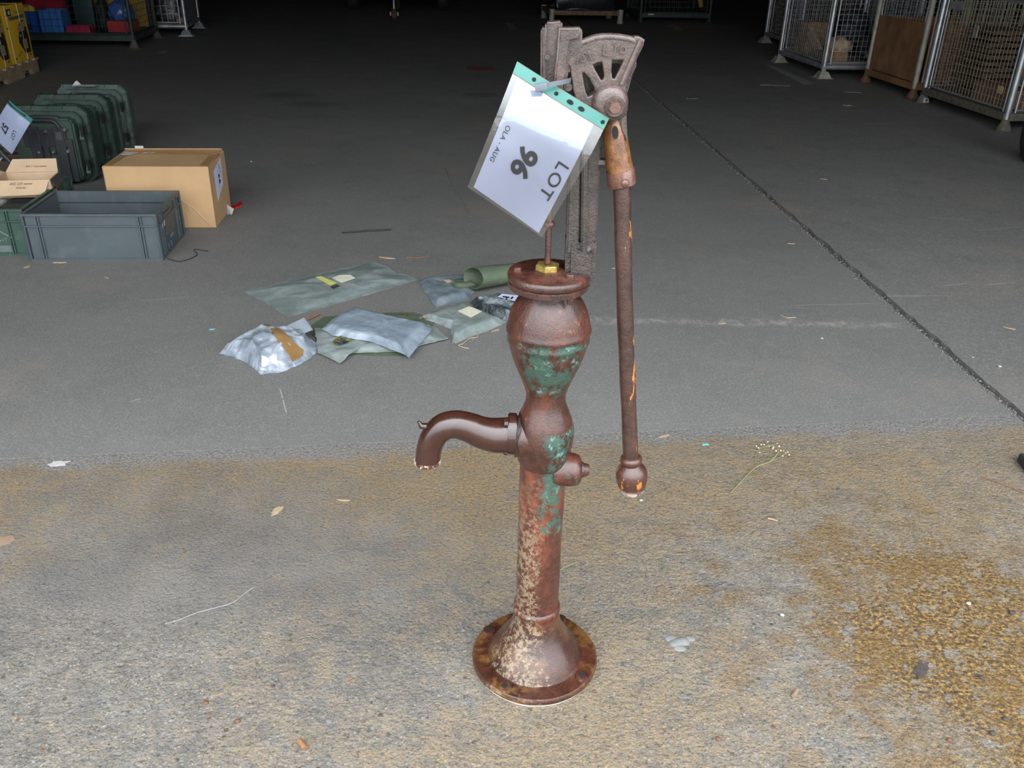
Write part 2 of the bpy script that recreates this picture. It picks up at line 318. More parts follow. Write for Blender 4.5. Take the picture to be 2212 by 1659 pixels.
FILMC = m_film('crumpled_clear_film', (.17, .20, .235), (.36, .40, .45), .07, .13, 30, .8)
FILMC.node_tree.nodes['Principled BSDF'].inputs['Coat Weight'].default_value = 1.0; FILMC.node_tree.nodes['Principled BSDF'].inputs['Coat Roughness'].default_value = .04
FILMT = m_film('clear_film_tail', (.22, .25, .29), (.34, .38, .42), .12, .15, 30, .6)
TAPEB = m_film('tan_parcel_tape', (.40, .235, .09), (.48, .295, .125), .14, .1, 30, .6)
GLSB = m_film('grey_wrapped_parts', (.08, .09, .095), (.3, .31, .31), .35, .8, 20)
PLBAG = m_film('dark_polythene', (.015, .02, .024), (.06, .07, .075), .25, .8, 14)

def m_sleeve():
    k = NB('clear_plastic_sleeve')
    tr = k.n('ShaderNodeBsdfTransparent'); tr.inputs[0].default_value = (.93, .95, .96, 1)
    gl = k.n('ShaderNodeBsdfGlossy'); gl.inputs['Roughness'].default_value = .08
    fr = k.n('ShaderNodeFresnel'); fr.inputs[0].default_value = 1.5
    k.put(gl.inputs['Normal'], k.bump(k.noise(18, 3), .12, .02))
    mx = k.n('ShaderNodeMixShader'); k.put(mx.inputs[0], k.ma('ADD', k.ma('MULTIPLY', fr.outputs[0], 1.2), .05))
    k.t.links.new(tr.outputs[0], mx.inputs[1]); k.t.links.new(gl.outputs[0], mx.inputs[2]); k.t.links.new(mx.outputs[0], k.out.inputs[0])
    return k.m
SLEEVE = m_sleeve()

# ------------------------------------------------------------------ mesh helpers
def obj(name, bm, mat, parent=None, smooth=None, loc=None, rz=None):
    me = bpy.data.meshes.new(name)
    bmesh.ops.recalc_face_normals(bm, faces=bm.faces)
    bm.to_mesh(me); bm.free()
    return mobj(name, me, mat, parent, smooth, loc, rz)
def mobj(name, me, mat, parent=None, smooth=None, loc=None, rz=None):
    me.materials.clear(); me.materials.append(mat)
    if smooth is not None:
        me.polygons.foreach_set('use_smooth', [True]*len(me.polygons))
        if smooth < 179: me.set_sharp_from_angle(angle=math.radians(smooth))
    o = bpy.data.objects.new(name, me); COL.objects.link(o)
    if parent: o.parent = parent
    if loc is not None: o.location = loc
    if rz is not None: o.rotation_euler = (0, 0, rz)
    return o
def tag(o, label, cat, group=None, kind=None):
    o['label'] = label; o['category'] = cat
    if group: o['group'] = group
    if kind: o['kind'] = kind
    return o
def thing(name, label, cat, loc=(0, 0, 0), rz=0, group=None):
    o = bpy.data.objects.new(name, None); COL.objects.link(o); o.empty_display_size = .1
    o.location = loc; o.rotation_euler = (0, 0, rz)
    return tag(o, label, cat, group)
def B(): return bmesh.new()
def box(bm, x0, x1, y0, y1, z0, z1, bev=0, mtx=None):
    vs_ = [bm.verts.new(p) for p in ((x0, y0, z0), (x1, y0, z0), (x1, y1, z0), (x0, y1, z0), (x0, y0, z1), (x1, y0, z1), (x1, y1, z1), (x0, y1, z1))]
    fs = [bm.faces.new([vs_[i] for i in q]) for q in ((0, 3, 2, 1), (4, 5, 6, 7), (0, 1, 5, 4), (1, 2, 6, 5), (2, 3, 7, 6), (3, 0, 4, 7))]
    if mtx is not None: bmesh.ops.transform(bm, matrix=mtx, verts=vs_)
    if bev:
        es = {e for f in fs for e in f.edges}
        bmesh.ops.bevel(bm, geom=list(es), offset=bev, segments=2, affect='EDGES', profile=.6)
    return bm
def bar(bm, a, b, w, h=None, n=4, bev=0):
    """straight bar from a to b with square (n=4) or round section"""
    a, b = Vector(a), Vector(b); return tube(bm, [a, b], [w, w], n, h)
def tube(bm, pts, rad, seg=16, h=None, cap=True, up=None):
    pts = [Vector(p) for p in pts]
    if not isinstance(rad, (list, tuple)): rad = [rad]*len(pts)
    rings = []; prev = None
    for i, p in enumerate(pts):
        t = (pts[min(i+1, len(pts)-1)]-pts[max(i-1, 0)]).normalized()
        if prev is None:
            ref = Vector(up) if up else (Vector((0, 0, 1)) if abs(t.z) < .9 else Vector((1, 0, 0)))
            u = (ref - t*ref.dot(t)).normalized()
        else: u = (prev - t*prev.dot(t)).normalized()
        prev = u; v = t.cross(u); r = rad[i]; off = math.pi/4 if seg == 4 else 0
        k = math.sqrt(2) if seg == 4 else 1
        rings.append([bm.verts.new(p + (u*math.cos(off+2*math.pi*j/seg)*(h if h else 1) + v*math.sin(off+2*math.pi*j/seg))*r*k) for j in range(seg)])
    for a, b in zip(rings, rings[1:]):
        for j in range(seg): bm.faces.new((a[j], a[(j+1) % seg], b[(j+1) % seg], b[j]))
    if cap: bm.faces.new(rings[0][::-1]); bm.faces.new(rings[-1])
    return bm
def smoothpath(pts, n=6):
    P = [Vector(p) for p in pts]; P = [P[0]*2-P[1]] + P + [P[-1]*2-P[-2]]; out = []
    for i in range(1, len(P)-2):
        for k in range(n):
            t = k/n; a, b, c, d = P[i-1], P[i], P[i+1], P[i+2]
            out.append(.5*((2*b)+(c-a)*t+(2*a-5*b+4*c-d)*t*t+(3*b-a-3*c+d)*t**3))
    return out + [P[-2]]
def lathe(bm, prof, seg=48, mtx=None):
    rings = []
    for r, z in prof:
        if r < 1e-6: rings.append([bm.verts.new((0, 0, z))])
        else: rings.append([bm.verts.new((r*math.cos(2*math.pi*j/seg), r*math.sin(2*math.pi*j/seg), z)) for j in range(seg)])
    for a, b in zip(rings, rings[1:]):
        for j in range(seg):
            q = [a[j % len(a)], a[(j+1) % len(a)], b[(j+1) % len(b)], b[j % len(b)]]
            q = list(dict.fromkeys(q))
            if len(q) > 2: bm.faces.new(q)
    for rg in (rings[0], rings[-1]):
        if len(rg) > 2: bm.faces.new(rg)
    if mtx is not None: bmesh.ops.transform(bm, matrix=mtx, verts=[v for r in rings for v in r])
    return bm
def prism(bm, pts, z0, z1, mtx=None):
    lo = [bm.verts.new((p[0], p[1], z0)) for p in pts]; hi = [bm.verts.new((p[0], p[1], z1)) for p in pts]
    bm.faces.new(lo[::-1]); bm.faces.new(hi)
    for i in range(len(pts)): bm.faces.new((lo[i], lo[(i+1) % len(pts)], hi[(i+1) % len(pts)], hi[i]))
    if mtx is not None: bmesh.ops.transform(bm, matrix=mtx, verts=lo+hi)
    return bm
def curve2mesh(cu):
    o = bpy.data.objects.new('tmp', cu); COL.objects.link(o)
    me = bpy.data.meshes.new_from_object(o.evaluated_get(bpy.context.evaluated_depsgraph_get()))
    bpy.data.objects.remove(o); bpy.data.curves.remove(cu); return me
def textmesh(s, size, bold=0, shear=0, extrude=.0004, space=1, align='CENTER'):
    cu = bpy.data.curves.new('t', 'FONT'); cu.body = s; cu.size = size; cu.offset = bold; cu.shear = shear
    cu.extrude = extrude; cu.align_x = align; cu.align_y = 'CENTER'; cu.space_character = space; cu.resolution_u = 4
    return curve2mesh(cu)
def flatshape(loops, extrude, bevel=0):
    cu = bpy.data.curves.new('c', 'CURVE'); cu.dimensions = '2D'; cu.fill_mode = 'BOTH'; cu.extrude = extrude; cu.bevel_depth = bevel; cu.bevel_resolution = 2
    for L in loops:
        sp = cu.splines.new('POLY'); sp.points.add(len(L)-1); sp.use_cyclic_u = True
        for q, (x, y) in zip(sp.points, L): q.co = (x, y, 0, 1)
    return curve2mesh(cu)
def rot(axis, deg): return Matrix.Rotation(math.radians(deg), 4, axis)
def T(*v): return Matrix.Translation(Vector(v))
def nz(x, y, z=0.0): return mnoise.noise(Vector((x, y, z)))
def lerp(a, b, t): return a+(b-a)*t

# ================================================================== SETTING
YAW = math.radians(6.0)
def bld(x, y, z=0):                    # building coordinates, origin on the doorway line
    return Vector((x*math.cos(YAW)-y*math.sin(YAW), 2.41+x*math.sin(YAW)+y*math.cos(YAW), z))
def thr(x): return 2.41+.127*x         # doorway joint line
JD = (Vector((1.274, 9.379))-Vector((1.738, 2.607)))
def jx(y): return 1.738+(y-2.607)*JD.x/JD.y
def structure(o, label=None, cat=None):
    o['kind'] = 'structure'
    if label: o['label'] = label; o['category'] = cat
    return o
floor = bpy.data.objects.new('floor', None); COL.objects.link(floor)
structure(floor, 'dark dusty shed floor meeting an ochre-stained concrete apron at the doorway', 'floor')
ys = [thr(1.7)+.004] + [2.72+.05*i for i in range(190)] + [14, 20, 30]
rj = random.Random(3)
jl = [(jx(y)-.011-abs(rj.gauss(0, .006))-.006*nz(y*3, 1), y) for y in ys]
jr = [(jx(y)+.012+abs(rj.gauss(0, .007))+.006*nz(y*3, 5), y) for y in ys]
bm = B(); prism(bm, [(-16, thr(-16)+.004)] + [(x, thr(x)+.004+.004*nz(x*9, 2)) for x in [(-3+.06*i) for i in range(78)]] + jl + [(-16, 30)], -.2, 0)
obj('slab', bm, ASPH, floor)
bm = B(); prism(bm, jr[::-1] + [(x, thr(x)+.004) for x in (1.78, 4, 16)] + [(16, 30)], -.2, .004)
obj('slab', bm, ASPH, floor)
ay = [-14, -4, 0] + [.5+.05*i for i in range(42)] + [thr(1.72)-.004]
al = [(jx(y)-.01-abs(rj.gauss(0, .006)), y) for y in ay]
ar = [(jx(y)+.008+abs(rj.gauss(0, .006)), y) for y in ay]
bm = B(); prism(bm, [(-16, -14)] + al + [(x, thr(x)-.004+.004*nz(x*11, 7)) for x in [(1.7-.06*i) for i in range(78)]] + [(-16, thr(-16)-.004)], -.2, 0)
obj('apron', bm, CONC, floor)
bm = B(); prism(bm, ar[::-1] + [(16, -14), (16, thr(16)-.004), (1.78, thr(1.78)-.004)], -.2, 0)
obj('apron', bm, CONC, floor)
JOINT = plain('gritty_joint_fill', (.14, .13, .12), .9, .5, 60, .5, spec=.2)
bm = B(); prism(bm, [(-16, -14), (16, -14), (16, 30), (-16, 30)], -.26, -.016)
obj('joint_fill', bm, JOINT, floor)
# crumbs of broken concrete lying along the joint
bm = B()
for i in range(1500):
    y = 2.35+9*(i/1500)**1.7; x = jx(y)+rj.gauss(-.016, .010); r = rj.uniform(.0012, .0042)*(1.6 if rj.random() < .06 else 1)
    bmesh.ops.create_icosphere(bm, subdivisions=1, radius=r, matrix=T(x, y, r*.4) @ Matrix.Diagonal((1, rj.uniform(.6, 1.3), .6, 1)))
crumbs = obj('joint_crumbs', bm, plain('grey_crumbs', (.17, .16, .145), .9, .4, 80), floor); crumbs['kind'] = 'stuff'
def wallbox(name, x0, x1, y0, y1, z0, z1, mat):
    bm = B(); box(bm, x0, x1, y0, y1, z0, z1)
    for v in bm.verts: v.co = bld(v.co.x, v.co.y, v.co.z)
    return structure(obj(name, bm, mat))
wallbox('wall_left', -9.3, -9.0, -1.5, 26.3, 0, 6.5, WALLM)
wallbox('wall_right', 9.0, 9.3, -1.5, 26.3, 0, 6.5, WALLM)
wallbox('wall_back', -9.0, 9.0, 26.0, 26.3, 0, 6.5, WALLM)
bm = B()
for a in ((-9.3, -4.6, -1.8, -1.5, 0, 6.5), (4.9, 9.3, -1.8, -1.5, 0, 6.5), (-4.6, 4.9, -1.8, -1.5, 4.0, 6.5)): box(bm, *a)
for v in bm.verts: v.co = bld(v.co.x, v.co.y, v.co.z)
structure(obj('wall_front', bm, WALLM))
wallbox('ceiling', -9.3, 9.3, -1.8, 26.3, 6.5, 6.7, CEILM)

# ================================================================== PUMP
pump = thing('hand_pump', 'rusty cast-iron hand water pump standing on round flanged base', 'pump', PUMP)
seg = 56
# base: flange and concave bell
prof = [(.0, .004), (.1345, .004), (.1375, .008), (.1378, .016), (.1345, .021), (.110, .0225), (.1035, .024), (.100, .031), (.096, .040), (.088, .053), (.077, .069), (.066, .086), (.057, .103), (.0515, .12), (.0488, .137), (.0478, .15), (.0, .15)]
bm = B(); lathe(bm, prof, 72)
for v in bm.verts:
    if v.co.z < .06:
        a = math.atan2(v.co.y, v.co.x); v.co.x *= 1+.006*nz(a*2, v.co.z*30); v.co.z += .0012*nz(a*3, 4)
base_o = obj('base', bm, R_BASE, pump, 50)
base_o.data.materials.append(R_FLG)
for f in base_o.data.polygons:
    if f.center.z < .0235: f.material_index = 1
bm = B(); lathe(bm, [(0, .0), (.133, .0), (.134, .004), (0, .005)], 64)
for v in bm.verts: v.co.x *= 1+.01*nz(v.co.y*20, 3); v.co.y *= 1+.012*nz(v.co.x*20, 8)
obj('gasket', bm, plain('white_gasket', (.72, .7, .64), .7, .1, 30), pump, 60)
for px, py in ((1086, 1489), (1256, 1460), (1212, 1336), (1056, 1362)):
    q = G(px, py, .022)-PUMP; q = Vector((q.x, q.y, 0)).normalized()*.121
    bm = B(); lathe(bm, [(.0, .0195), (.0150, .0195), (.0140, .0255), (.0095, .0268), (.0, .0268)], 20, T(q.x, q.y, 0))
    lug = obj('bolt_lug', bm, R_FLG, pump, 40)
    bm = B(); lathe(bm, [(0, .0262), (.0072, .0262), (.0072, .0272), (0, .0272)], 16, T(q.x, q.y, 0)); obj('bolt_hole', bm, PRNK_HOLE, lug)  # raised black disc paints the shade inside the bolt hole
# column
prof = [(0, .14), (.0482, .14), (.0486, .148), (.0502, .152), (.0504, .158), (.0488, .163), (.0458, .165), (.0452, .20)]
prof += [(.0452+.0004*math.sin(i*.4), .20+.012*i) for i in range(1, 29)] + [(.046, .545), (0, .545)]
bm = B(); lathe(bm, prof, seg)
for v in bm.verts:
    a = math.atan2(v.co.y, v.co.x)
    if math.hypot(v.co.x, v.co.y) > .02:
        k = 1+.012*nz(a*1.5, v.co.z*14, 2)
        v.co.x *= k; v.co.y *= k
obj('column', bm, R_COL, pump, 50)
# tee bulge with neck and spout branch
prof = [(0, .523), (.047, .523), (.050, .530), (.0525, .548), (.0560, .568), (.0575, .586), (.0560, .604), (.0510, .622), (.0440, .640), (.0385, .655), (.0370, .668), (.0385, .682), (.0, .684)]
bm = B(); lathe(bm, prof, seg)
obj('tee', bm, R_TEE, pump, 60)
bm = B(); c0 = Vector((-.005, -.006, .583))
tube(bm, [c0, Vector((-.044, -.008, .583)), Vector((-.058, -.009, .583))], [.047, .0395, .0405], 40)
obj('branch', bm, R_TEE, pump, 60)
# air vessel
prof = [(0, .678), (.0382, .678), (.0415, .690), (.0475, .706), (.0550, .724), (.0615, .741), (.0668, .757), (.0705, .772), (.0722, .782), (.0745, .7845), (.0752, .789), (.0740, .793), (.0742, .801), (.0768, .804), (.0772, .8085), (.0755, .812), (.0742, .820), (.0715, .832), (.0672, .845), (.0612, .857), (.0540, .868), (.0480, .876), (.0455, .882), (.0455, .889), (0, .889)]
bm = B(); lathe(bm, prof, 72)
for v in bm.verts:
    k = 1+.006*nz(v.co.x*30, v.co.y*30, v.co.z*30); v.co.x *= k; v.co.y *= k
obj('air_vessel', bm, R_VASE, pump, 55)
# cap: two discs
bm = B(); lathe(bm, [(0, .885), (.064, .885), (.0705, .888), (.0712, .897), (.0685, .8995), (0, .8995)], 64, T(-.004, 0, 0))
for v in bm.verts: v.co.x += .0015*nz(v.co.y*30, v.co.z*50); 
obj('lower_flange', bm, R_CAP, pump, 45)
bm = B(); lathe(bm, [(0, .8995), (.0695, .8995), (.0722, .902), (.0728, .909), (.0708, .9135), (.067, .915), (.028, .9155), (.024, .919), (0, .919)], 64, T(-.004, 0, 0))
obj('cap', bm, R_CAP, pump, 45)
for px, py, z in ((1118, 585, .915), (1232, 600, .915)):
    q = PL(px, py); g = G(px, py, z)-PUMP
    bm = B(); lathe(bm, [(0, .914), (.0078, .914), (.0075, .920), (.006, .9215), (0, .922)], 8, T(g.x, g.y, 0)); obj('bolt', bm, R_CAP, pump, 30)
g = G(1229, 644, .88)-PUMP
bm = B(); lathe(bm, [(0, .876), (.0055, .876), (.0065, .888), (0, .888)], 8, T(.032, -.054, 0)); obj('bolt', bm, R_CAP, pump, 30)
# brass gland nut
NX = -.007
bm = B(); lathe(bm, [(0, .915), (.0185, .916), (.0215, .918), (.0215, .927), (.0195, .9285), (.010, .9285), (.0085, .925), (0, .925)], 6, T(NX, 0, 0) @ rot('Z', 17)); obj('gland_nut', bm, BRASS, pump, 30)
# piston rod with washer
top = PL(1192, 400)
bm = B(); tube(bm, [(NX, 0, .918), (NX, 0, 1.0), (NX, 0, 1.16)], .0053, 16)
rod = obj('piston_rod', bm, R_CAP, pump, 40)
wz = PL(1190, 484).z
bm = B(); lathe(bm, [(0, wz-.004), (.0095, wz-.004), (.0105, wz), (.0095, wz+.003), (.006, wz+.006), (0, wz+.007)], 20, T(NX, 0, 0)); obj('washer', bm, R_CAP, rod, 40)
# bracket (standard): foot on the cap, double web rising to the pivot
bm = B()
pts = [PL(*q, .012) for q in ((1219, 603), (1220, 560), (1222, 500), (1252, 522), (1268, 528), (1289, 505), (1285, 560), (1283, 606), (1262, 622), (1236, 622))]
prism(bm, [(p.x, p.z) for p in pts], -.022, .022, T(0, .012, 0) @ rot('X', 90))
bmesh.ops.bevel(bm, geom=list(bm.edges), offset=.009, segments=4, affect='EDGES')
for v in bm.verts: v.co += Vector((.002*nz(v.co.z*40, v.co.y*40), .002*nz(v.co.x*40, v.co.z*40), 0))
brk = obj('bracket', bm, R_BRK, pump, 50)
def web(name, xs, y0, y1, yl, mat=R_BRK):
    """upright casting strip between pixel columns xs=(x at bottom l,r, x at top l,r)"""
    a, b, c_, d = [PL(*q, yl) for q in xs]
    bm = B(); prism(bm, [(p.x, p.z) for p in (a, b, c_, d)], y0, y1, T(0, yl, 0) @ rot('X', 90))
    bmesh.ops.bevel(bm, geom=list(bm.edges), offset=.003, segments=2, affect='EDGES')
    for v in bm.verts: v.co.x += .0008*nz(v.co.z*60, v.co.y*60)
    return obj(name, bm, mat, brk, 50)
web('web', ((1222, 540), (1248, 540), (1252, 245), (1230, 245)), -.016, .022, .013)
web('web', ((1254, 545), (1268, 545), (1270, 245), (1257, 245)), -.022, .012, .004)
web('web', ((1262, 530), (1286, 530), (1300, 245), (1268, 245)), -.012, .016, .018)
web('web', ((1240, 520), (1275, 520), (1275, 245), (1240, 245)), -.004, .010, .026)
web('head', ((1236, 260), (1330, 300), (1350, 215), (1240, 150)), -.012, .012, .034)
q = PL(1299, 353, .01); bm = B(); tube(bm, [(q.x-.012, .012, q.z), (q.x+.007, .01, q.z)], .0095, 8); obj('bolt', bm, R_BRK, brk, 40)
q = PL(1296, 352, .018); bm = B(); box(bm, q.x-.03, q.x, .004, .034, q.z-.012, q.z+.03, .004); obj('boss', bm, R_BRK, brk, 40)
# crosshead guide at the top left
YG = -.004
def plate(name, pxs, yl, th, mat, parent, bev=.003):
    P_ = [PL(*q, yl) for q in pxs]
    bm = B(); prism(bm, [(p.x, p.z) for p in P_], -th, th, T(0, yl, 0) @ rot('X', 90))
    bmesh.ops.bevel(bm, geom=list(bm.edges), offset=bev, segments=3, affect='EDGES')
    for v in bm.verts: v.co += Vector((.0007*nz(v.co.z*70, v.co.y*70, 1), .0007*nz(v.co.x*70, v.co.z*70, 2), 0))
    return obj(name, bm, mat, parent, 50)
guide = plate('guide_bar', ((1178, 47), (1214, 44), (1216, 60), (1207, 110), (1196, 240), (1196, 330), (1172, 330), (1173, 200), (1176, 90)), .004, .014, R_SEC, pump)
plate('guide_rib', ((1168, 62), (1178, 56), (1176, 240), (1174, 330), (1167, 330), (1167, 200)), .010, .014, R_SEC, guide, .002)
plate('guide_lip', ((1173.5, 62), (1181, 58), (1179, 160), (1178, 300), (1172.5, 300), (1173, 160)), -.014, .004, R_SEC, guide, .0015)
q = PL(1181.5, 122, -.014); bm = B(); tube(bm, [(q.x, -.005, q.z), (q.x, -.0225, q.z)], [.0052, .0042], 10); obj('pin', bm, R_SEC, guide, 40)
# quadrant of the lever
YQ = -.020
def px2(L, yl=YQ): return [(PL(x, y, yl).x, PL(x, y, yl).z) for x, y in L]
def arcpx(cx, cy, r, a0, a1, n): return [(cx+r*math.cos(math.radians(lerp(a0, a1, i/n))), cy-r*math.sin(math.radians(lerp(a0, a1, i/n)))) for i in range(n+1)]
outer = [(1209, 62), (1250, 61), (1254.5, 66), (1254.5, 78), (1253.5, 88), (1258, 93), (1268, 88), (1282, 81), (1298, 77.5), (1316, 76.5), (1338, 78), (1358, 82), (1369, 85), (1371, 80), (1379, 80.5), (1388, 86), (1386, 96), (1376, 116), (1362, 146), (1351, 172), (1347, 190), (1352, 210), (1352, 235), (1340, 252), (1318, 256), (1296, 248), (1284, 240), (1262, 235), (1248, 225), (1240, 190), (1233, 140), (1226, 134), (1224, 158), (1216, 205), (1196, 205), (1199, 160), (1205, 100)]
h1 = [(1254, 152), (1262, 152), (1273, 164), (1283, 182), (1288, 194), (1281, 205), (1268, 211), (1262, 198), (1257, 176)]
h2 = [(1276, 137), (1289, 131), (1301, 129), (1304, 140), (1307, 160), (1306, 171), (1297, 176), (1290, 164), (1282, 150)]
h3 = [(1319, 125), (1346, 125), (1348, 131), (1339, 151), (1328, 172), (1319, 170), (1317, 150)]
me = flatshape([px2(outer), px2(h1), px2(h2), px2(h3)], .0075, .0022)
me.transform(T(0, YQ, 0) @ rot('X', 90))
quad = mobj('quadrant', me, R_SEC, pump, 45)
def rib(name, a, b, w, yl, d, mat=R_SEC):
    A, C_ = PL(*a, yl), PL(*b, yl)
    bm = B(); tube(bm, [(A.x, yl, A.z), (C_.x, yl, C_.z)], [w, w], 10, None); return obj(name, bm, mat, quad, 60)
# raised rim, spokes and edge bead
rim = smoothpath([(p[0], YQ-.004, p[1]) for p in px2([(1256, 93), (1270, 88), (1284, 83), (1300, 80.5), (1318, 80), (1338, 81.5), (1357, 85), (1370, 89)])], 5)
bm = B(); tube(bm, rim, [.0065]*len(rim), 12, 1.0); obj('rim', bm, R_SEC, quad, 60)
rib('edge_bead', (1384, 88), (1343, 182), .0050, YQ-.0095, 0)
rib('spoke', (1248, 150), (1258, 220), .0034, YQ-.0065, 0); rib('spoke', (1268, 150), (1292, 192), .0034, YQ-.0065, 0)
rib('spoke', (1311, 130), (1313, 178), .0034, YQ-.0065, 0); rib('spoke', (1352, 132), (1330, 178), .0034, YQ-.0065, 0)
plate('rack_bar', ((1209, 62), (1252, 62), (1253, 84), (1233, 88), (1229, 110), (1224, 150), (1217, 205), (1197, 205), (1200, 150)), YQ-.010, .006, R_SEC, quad, .0025)
for py in (146, 187):
    q = PL(1227, py, YQ); bm = B(); tube(bm, [(q.x, YQ-.006, q.z), (q.x, YQ+.008, q.z)], .0065, 12); obj('tooth', bm, R_SEC, quad, 40)
# far twin plate of the quadrant
me = flatshape([px2([(1240, 140), (1262, 128), (1300, 118), (1345, 110), (1370, 118), (1372, 140), (1364, 158), (1352, 200), (1350, 262), (1342, 320), (1322, 318), (1312, 280), (1290, 250), (1262, 240), (1250, 225)], .016),
                px2([(1266, 150), (1290, 140), (1330, 134), (1346, 140), (1330, 172), (1296, 190), (1272, 200)], .016)], .005, .002)
me.transform(T(0, .016, 0) @ rot('X', 90)); mobj('far_plate', me, R_BRK, quad, 45)
# hub
hc = PL(1316, 219, YQ)
bm = B(); lathe(bm, [(0, 0), (.0290, 0), (.0290, .006), (.0265, .013), (.0205, .018), (.0150, .0195), (0, .0195)], 40, T(hc.x, YQ-.006, hc.z) @ rot('X', 90)); obj('hub', bm, R_SEC, quad, 60)
hb = PL(1327, 230, YQ-.02)
bm = B(); lathe(bm, [(0, -.008), (.0165, -.008), (.0165, .0005), (.0140, .0028), (.0118, .0018), (0, .0018)], 32, T(hb.x, YQ-.0258, hb.z) @ rot('X', 90)); obj('washer', bm, R_SEC, quad, 50)
bm = B(); lathe(bm, [(0, -.002), (.0100, -.002), (.0100, .0085), (.0088, .0100), (0, .0103)], 6, T(hb.x, YQ-.0275, hb.z) @ rot('X', 90) @ rot('Z', 8)); obj('pivot_bolt', bm, m_rust('pinkish_rusty_bolt', orange=.05, base=((.13, .055, .045), (.24, .12, .095))), quad, 30)
# raised foundry letters
def letter(ch, px, py, size, deg):
    me = textmesh(ch, size, .0004, 0, .0028)
    p = PL(px, py, YQ-.0105); me.transform(T(p.x, YQ-.0108, p.z) @ rot('Y', deg) @ rot('X', 90))
    return mobj('raised_letter', me, R_SEC, quad)
letter('I', 1248, 131, .017, 18); letter('S', 1261, 124, .022, 14); letter('I', 1274, 119, .021, -26)
letter('L', 1308, 109, .023, 4); letter('T', 1329, 105, .014, 12); letter('D', 1346, 108, .015, 16); letter('.', 1354, 119, .026, 16)
# arm and socket
HX = lambda y_: PL(1343, y_, -.012)
a0, a1, a2 = PL(1322, 268, -.012), PL(1332, 330, -.012), PL(1343, 392, -.012)
bm = B()
def sp(px, py): 
    q = PL(px, py, -.012); return Vector((q.x, -.012, q.z))
tube(bm, [sp(1330, 255), sp(1327, 272), sp(1328, 290), sp(1331, 315), sp(1336, 350), sp(1341, 372)], [.012, .0175, .0195, .0205, .0215, .0218], 28)
sock = obj('handle_socket', bm, R_SOCK, pump, 60)
bm = B(); tube(bm, [sp(1339.5, 366), sp(1340, 368), sp(1343, 398), sp(1343.5, 401)], [.0215, .0238, .0238, .0205], 28); obj('collar', bm, R_COLR, sock, 50)
q = sp(1347, 388); bm = B(); lathe(bm, [(0, 0), (.0072, 0), (.0070, .004), (.005, .0062), (0, .0068)], 14, T(q.x, q.y-.022, q.z) @ rot('X', 90)); obj('rivet', bm, R_COLR, sock, 50)
q = sp(1326.5, 281); bm = B(); lathe(bm, [(0, 0), (.0052, 0), (.0052, .0016), (0, .0016)], 24, T(q.x, q.y-.0185, q.z) @ rot('X', 84) @ rot('Z', 6) @ Matrix.Diagonal((1, 1.95, 1, 1))); obj('socket_hole', bm, PRNK_HOLE, sock)  # shade in the socket opening painted as a black oval
bm = B(); pts = [PL(*w, -.012) for w in ((1336, 250), (1351, 240), (1354, 300), (1349, 306), (1344, 290), (1337, 276))]
prism(bm, [(p.x, p.z) for p in pts], .004, .016, T(0, -.012, 0) @ rot('X', 90)); bmesh.ops.bevel(bm, geom=list(bm.edges), offset=.003, segments=2, affect='EDGES'); obj('arm', bm, R_SEC, sock, 50)
# handle rod and knob
rodp = [sp(1343.5, 395), sp(1346, 520), sp(1351, 700), sp(1357, 850), sp(1363, 1000)]
bm = B(); pth = smoothpath(rodp, 8); tube(bm, pth, [.0147+.0004*math.sin(i*.9) for i in range(len(pth))], 28)
hand = obj('handle', bm, R_ROD, pump, 60)
k0, k1 = sp(1363, 985), sp(1366, 1076); ax_ = (k1-k0).normalized(); ln = (k1-k0).length
prof = [(.0150, 0), (.0200, .003), (.0215, .009), (.0200, .015), (.0178, .018), (.0195, .021), (.0265, .027), (.0305, .036), (.0312, .046), (.0298, .057), (.0272, .068), (.0245, .077), (.0200, .083), (0, .085)]
bm = B(); tube(bm, [k0+ax_*z for r, z in prof[:-1]], [r for r, z in prof[:-1]], 32)
obj('knob', bm, R_KNOB, hand, 50)
# spout
def ss(px, py, yl): 
    q = PL(px, py, yl); return Vector((q.x, yl, q.z))
sp_c = [(1118, 941, -.009), (1098, 940, -.011), (1068, 940, -.014), (1040, 934, -.017), (1012, 923, -.019), (984, 917, -.021), (957, 923, -.023), (938, 942, -.024), (928, 966, -.025), (924, 992, -.026)]
sp_r = [.0345, .0345, .0335, .0310, .0285, .0270, .0262, .0252, .0245, .0243]
pth = smoothpath([ss(*q) for q in sp_c], 6); rr = []
for i in range(len(pth)):
    t = i/6; j = min(int(t), len(sp_r)-2); rr.append(lerp(sp_r[j], sp_r[j+1], t-j))
pth.append(pth[-1]+Vector((-.0005, 0, -.006))); rr.append(.0252)
bm = B(); tube(bm, pth, rr, 36, cap=False)
e = pth[-1]; tube(bm, [e, e+Vector((0, 0, .0005)), e+Vector((.001, 0, .03))], [.0252, .0195, .0185], 36, cap=False)
spout = obj('spout', bm, R_SPOUT, pump, 60)
q0, q1 = ss(925, 921, -.023), ss(905, 918, -.023)
bm = B(); tube(bm, [q0+Vector((.010, 0, -.012)), q0, q1+Vector((.004, 0, -.002)), q1+Vector((-.001, 0, .008))], [.009, .0075, .006, .0025], 12); obj('hook', bm, R_SPOUT, spout, 60)
# lime crust on the lip
bm = B(); lathe(bm, [(.0190, -.0012), (.0256, -.0012), (.0258, .004), (.0254, .006)], 36, T(e.x, e.y, e.z)); obj('lip', bm, m_rust('lime_crusted_lip', white=(e.z-.01, e.z+.02, .45), orange=.2), spout, 50)
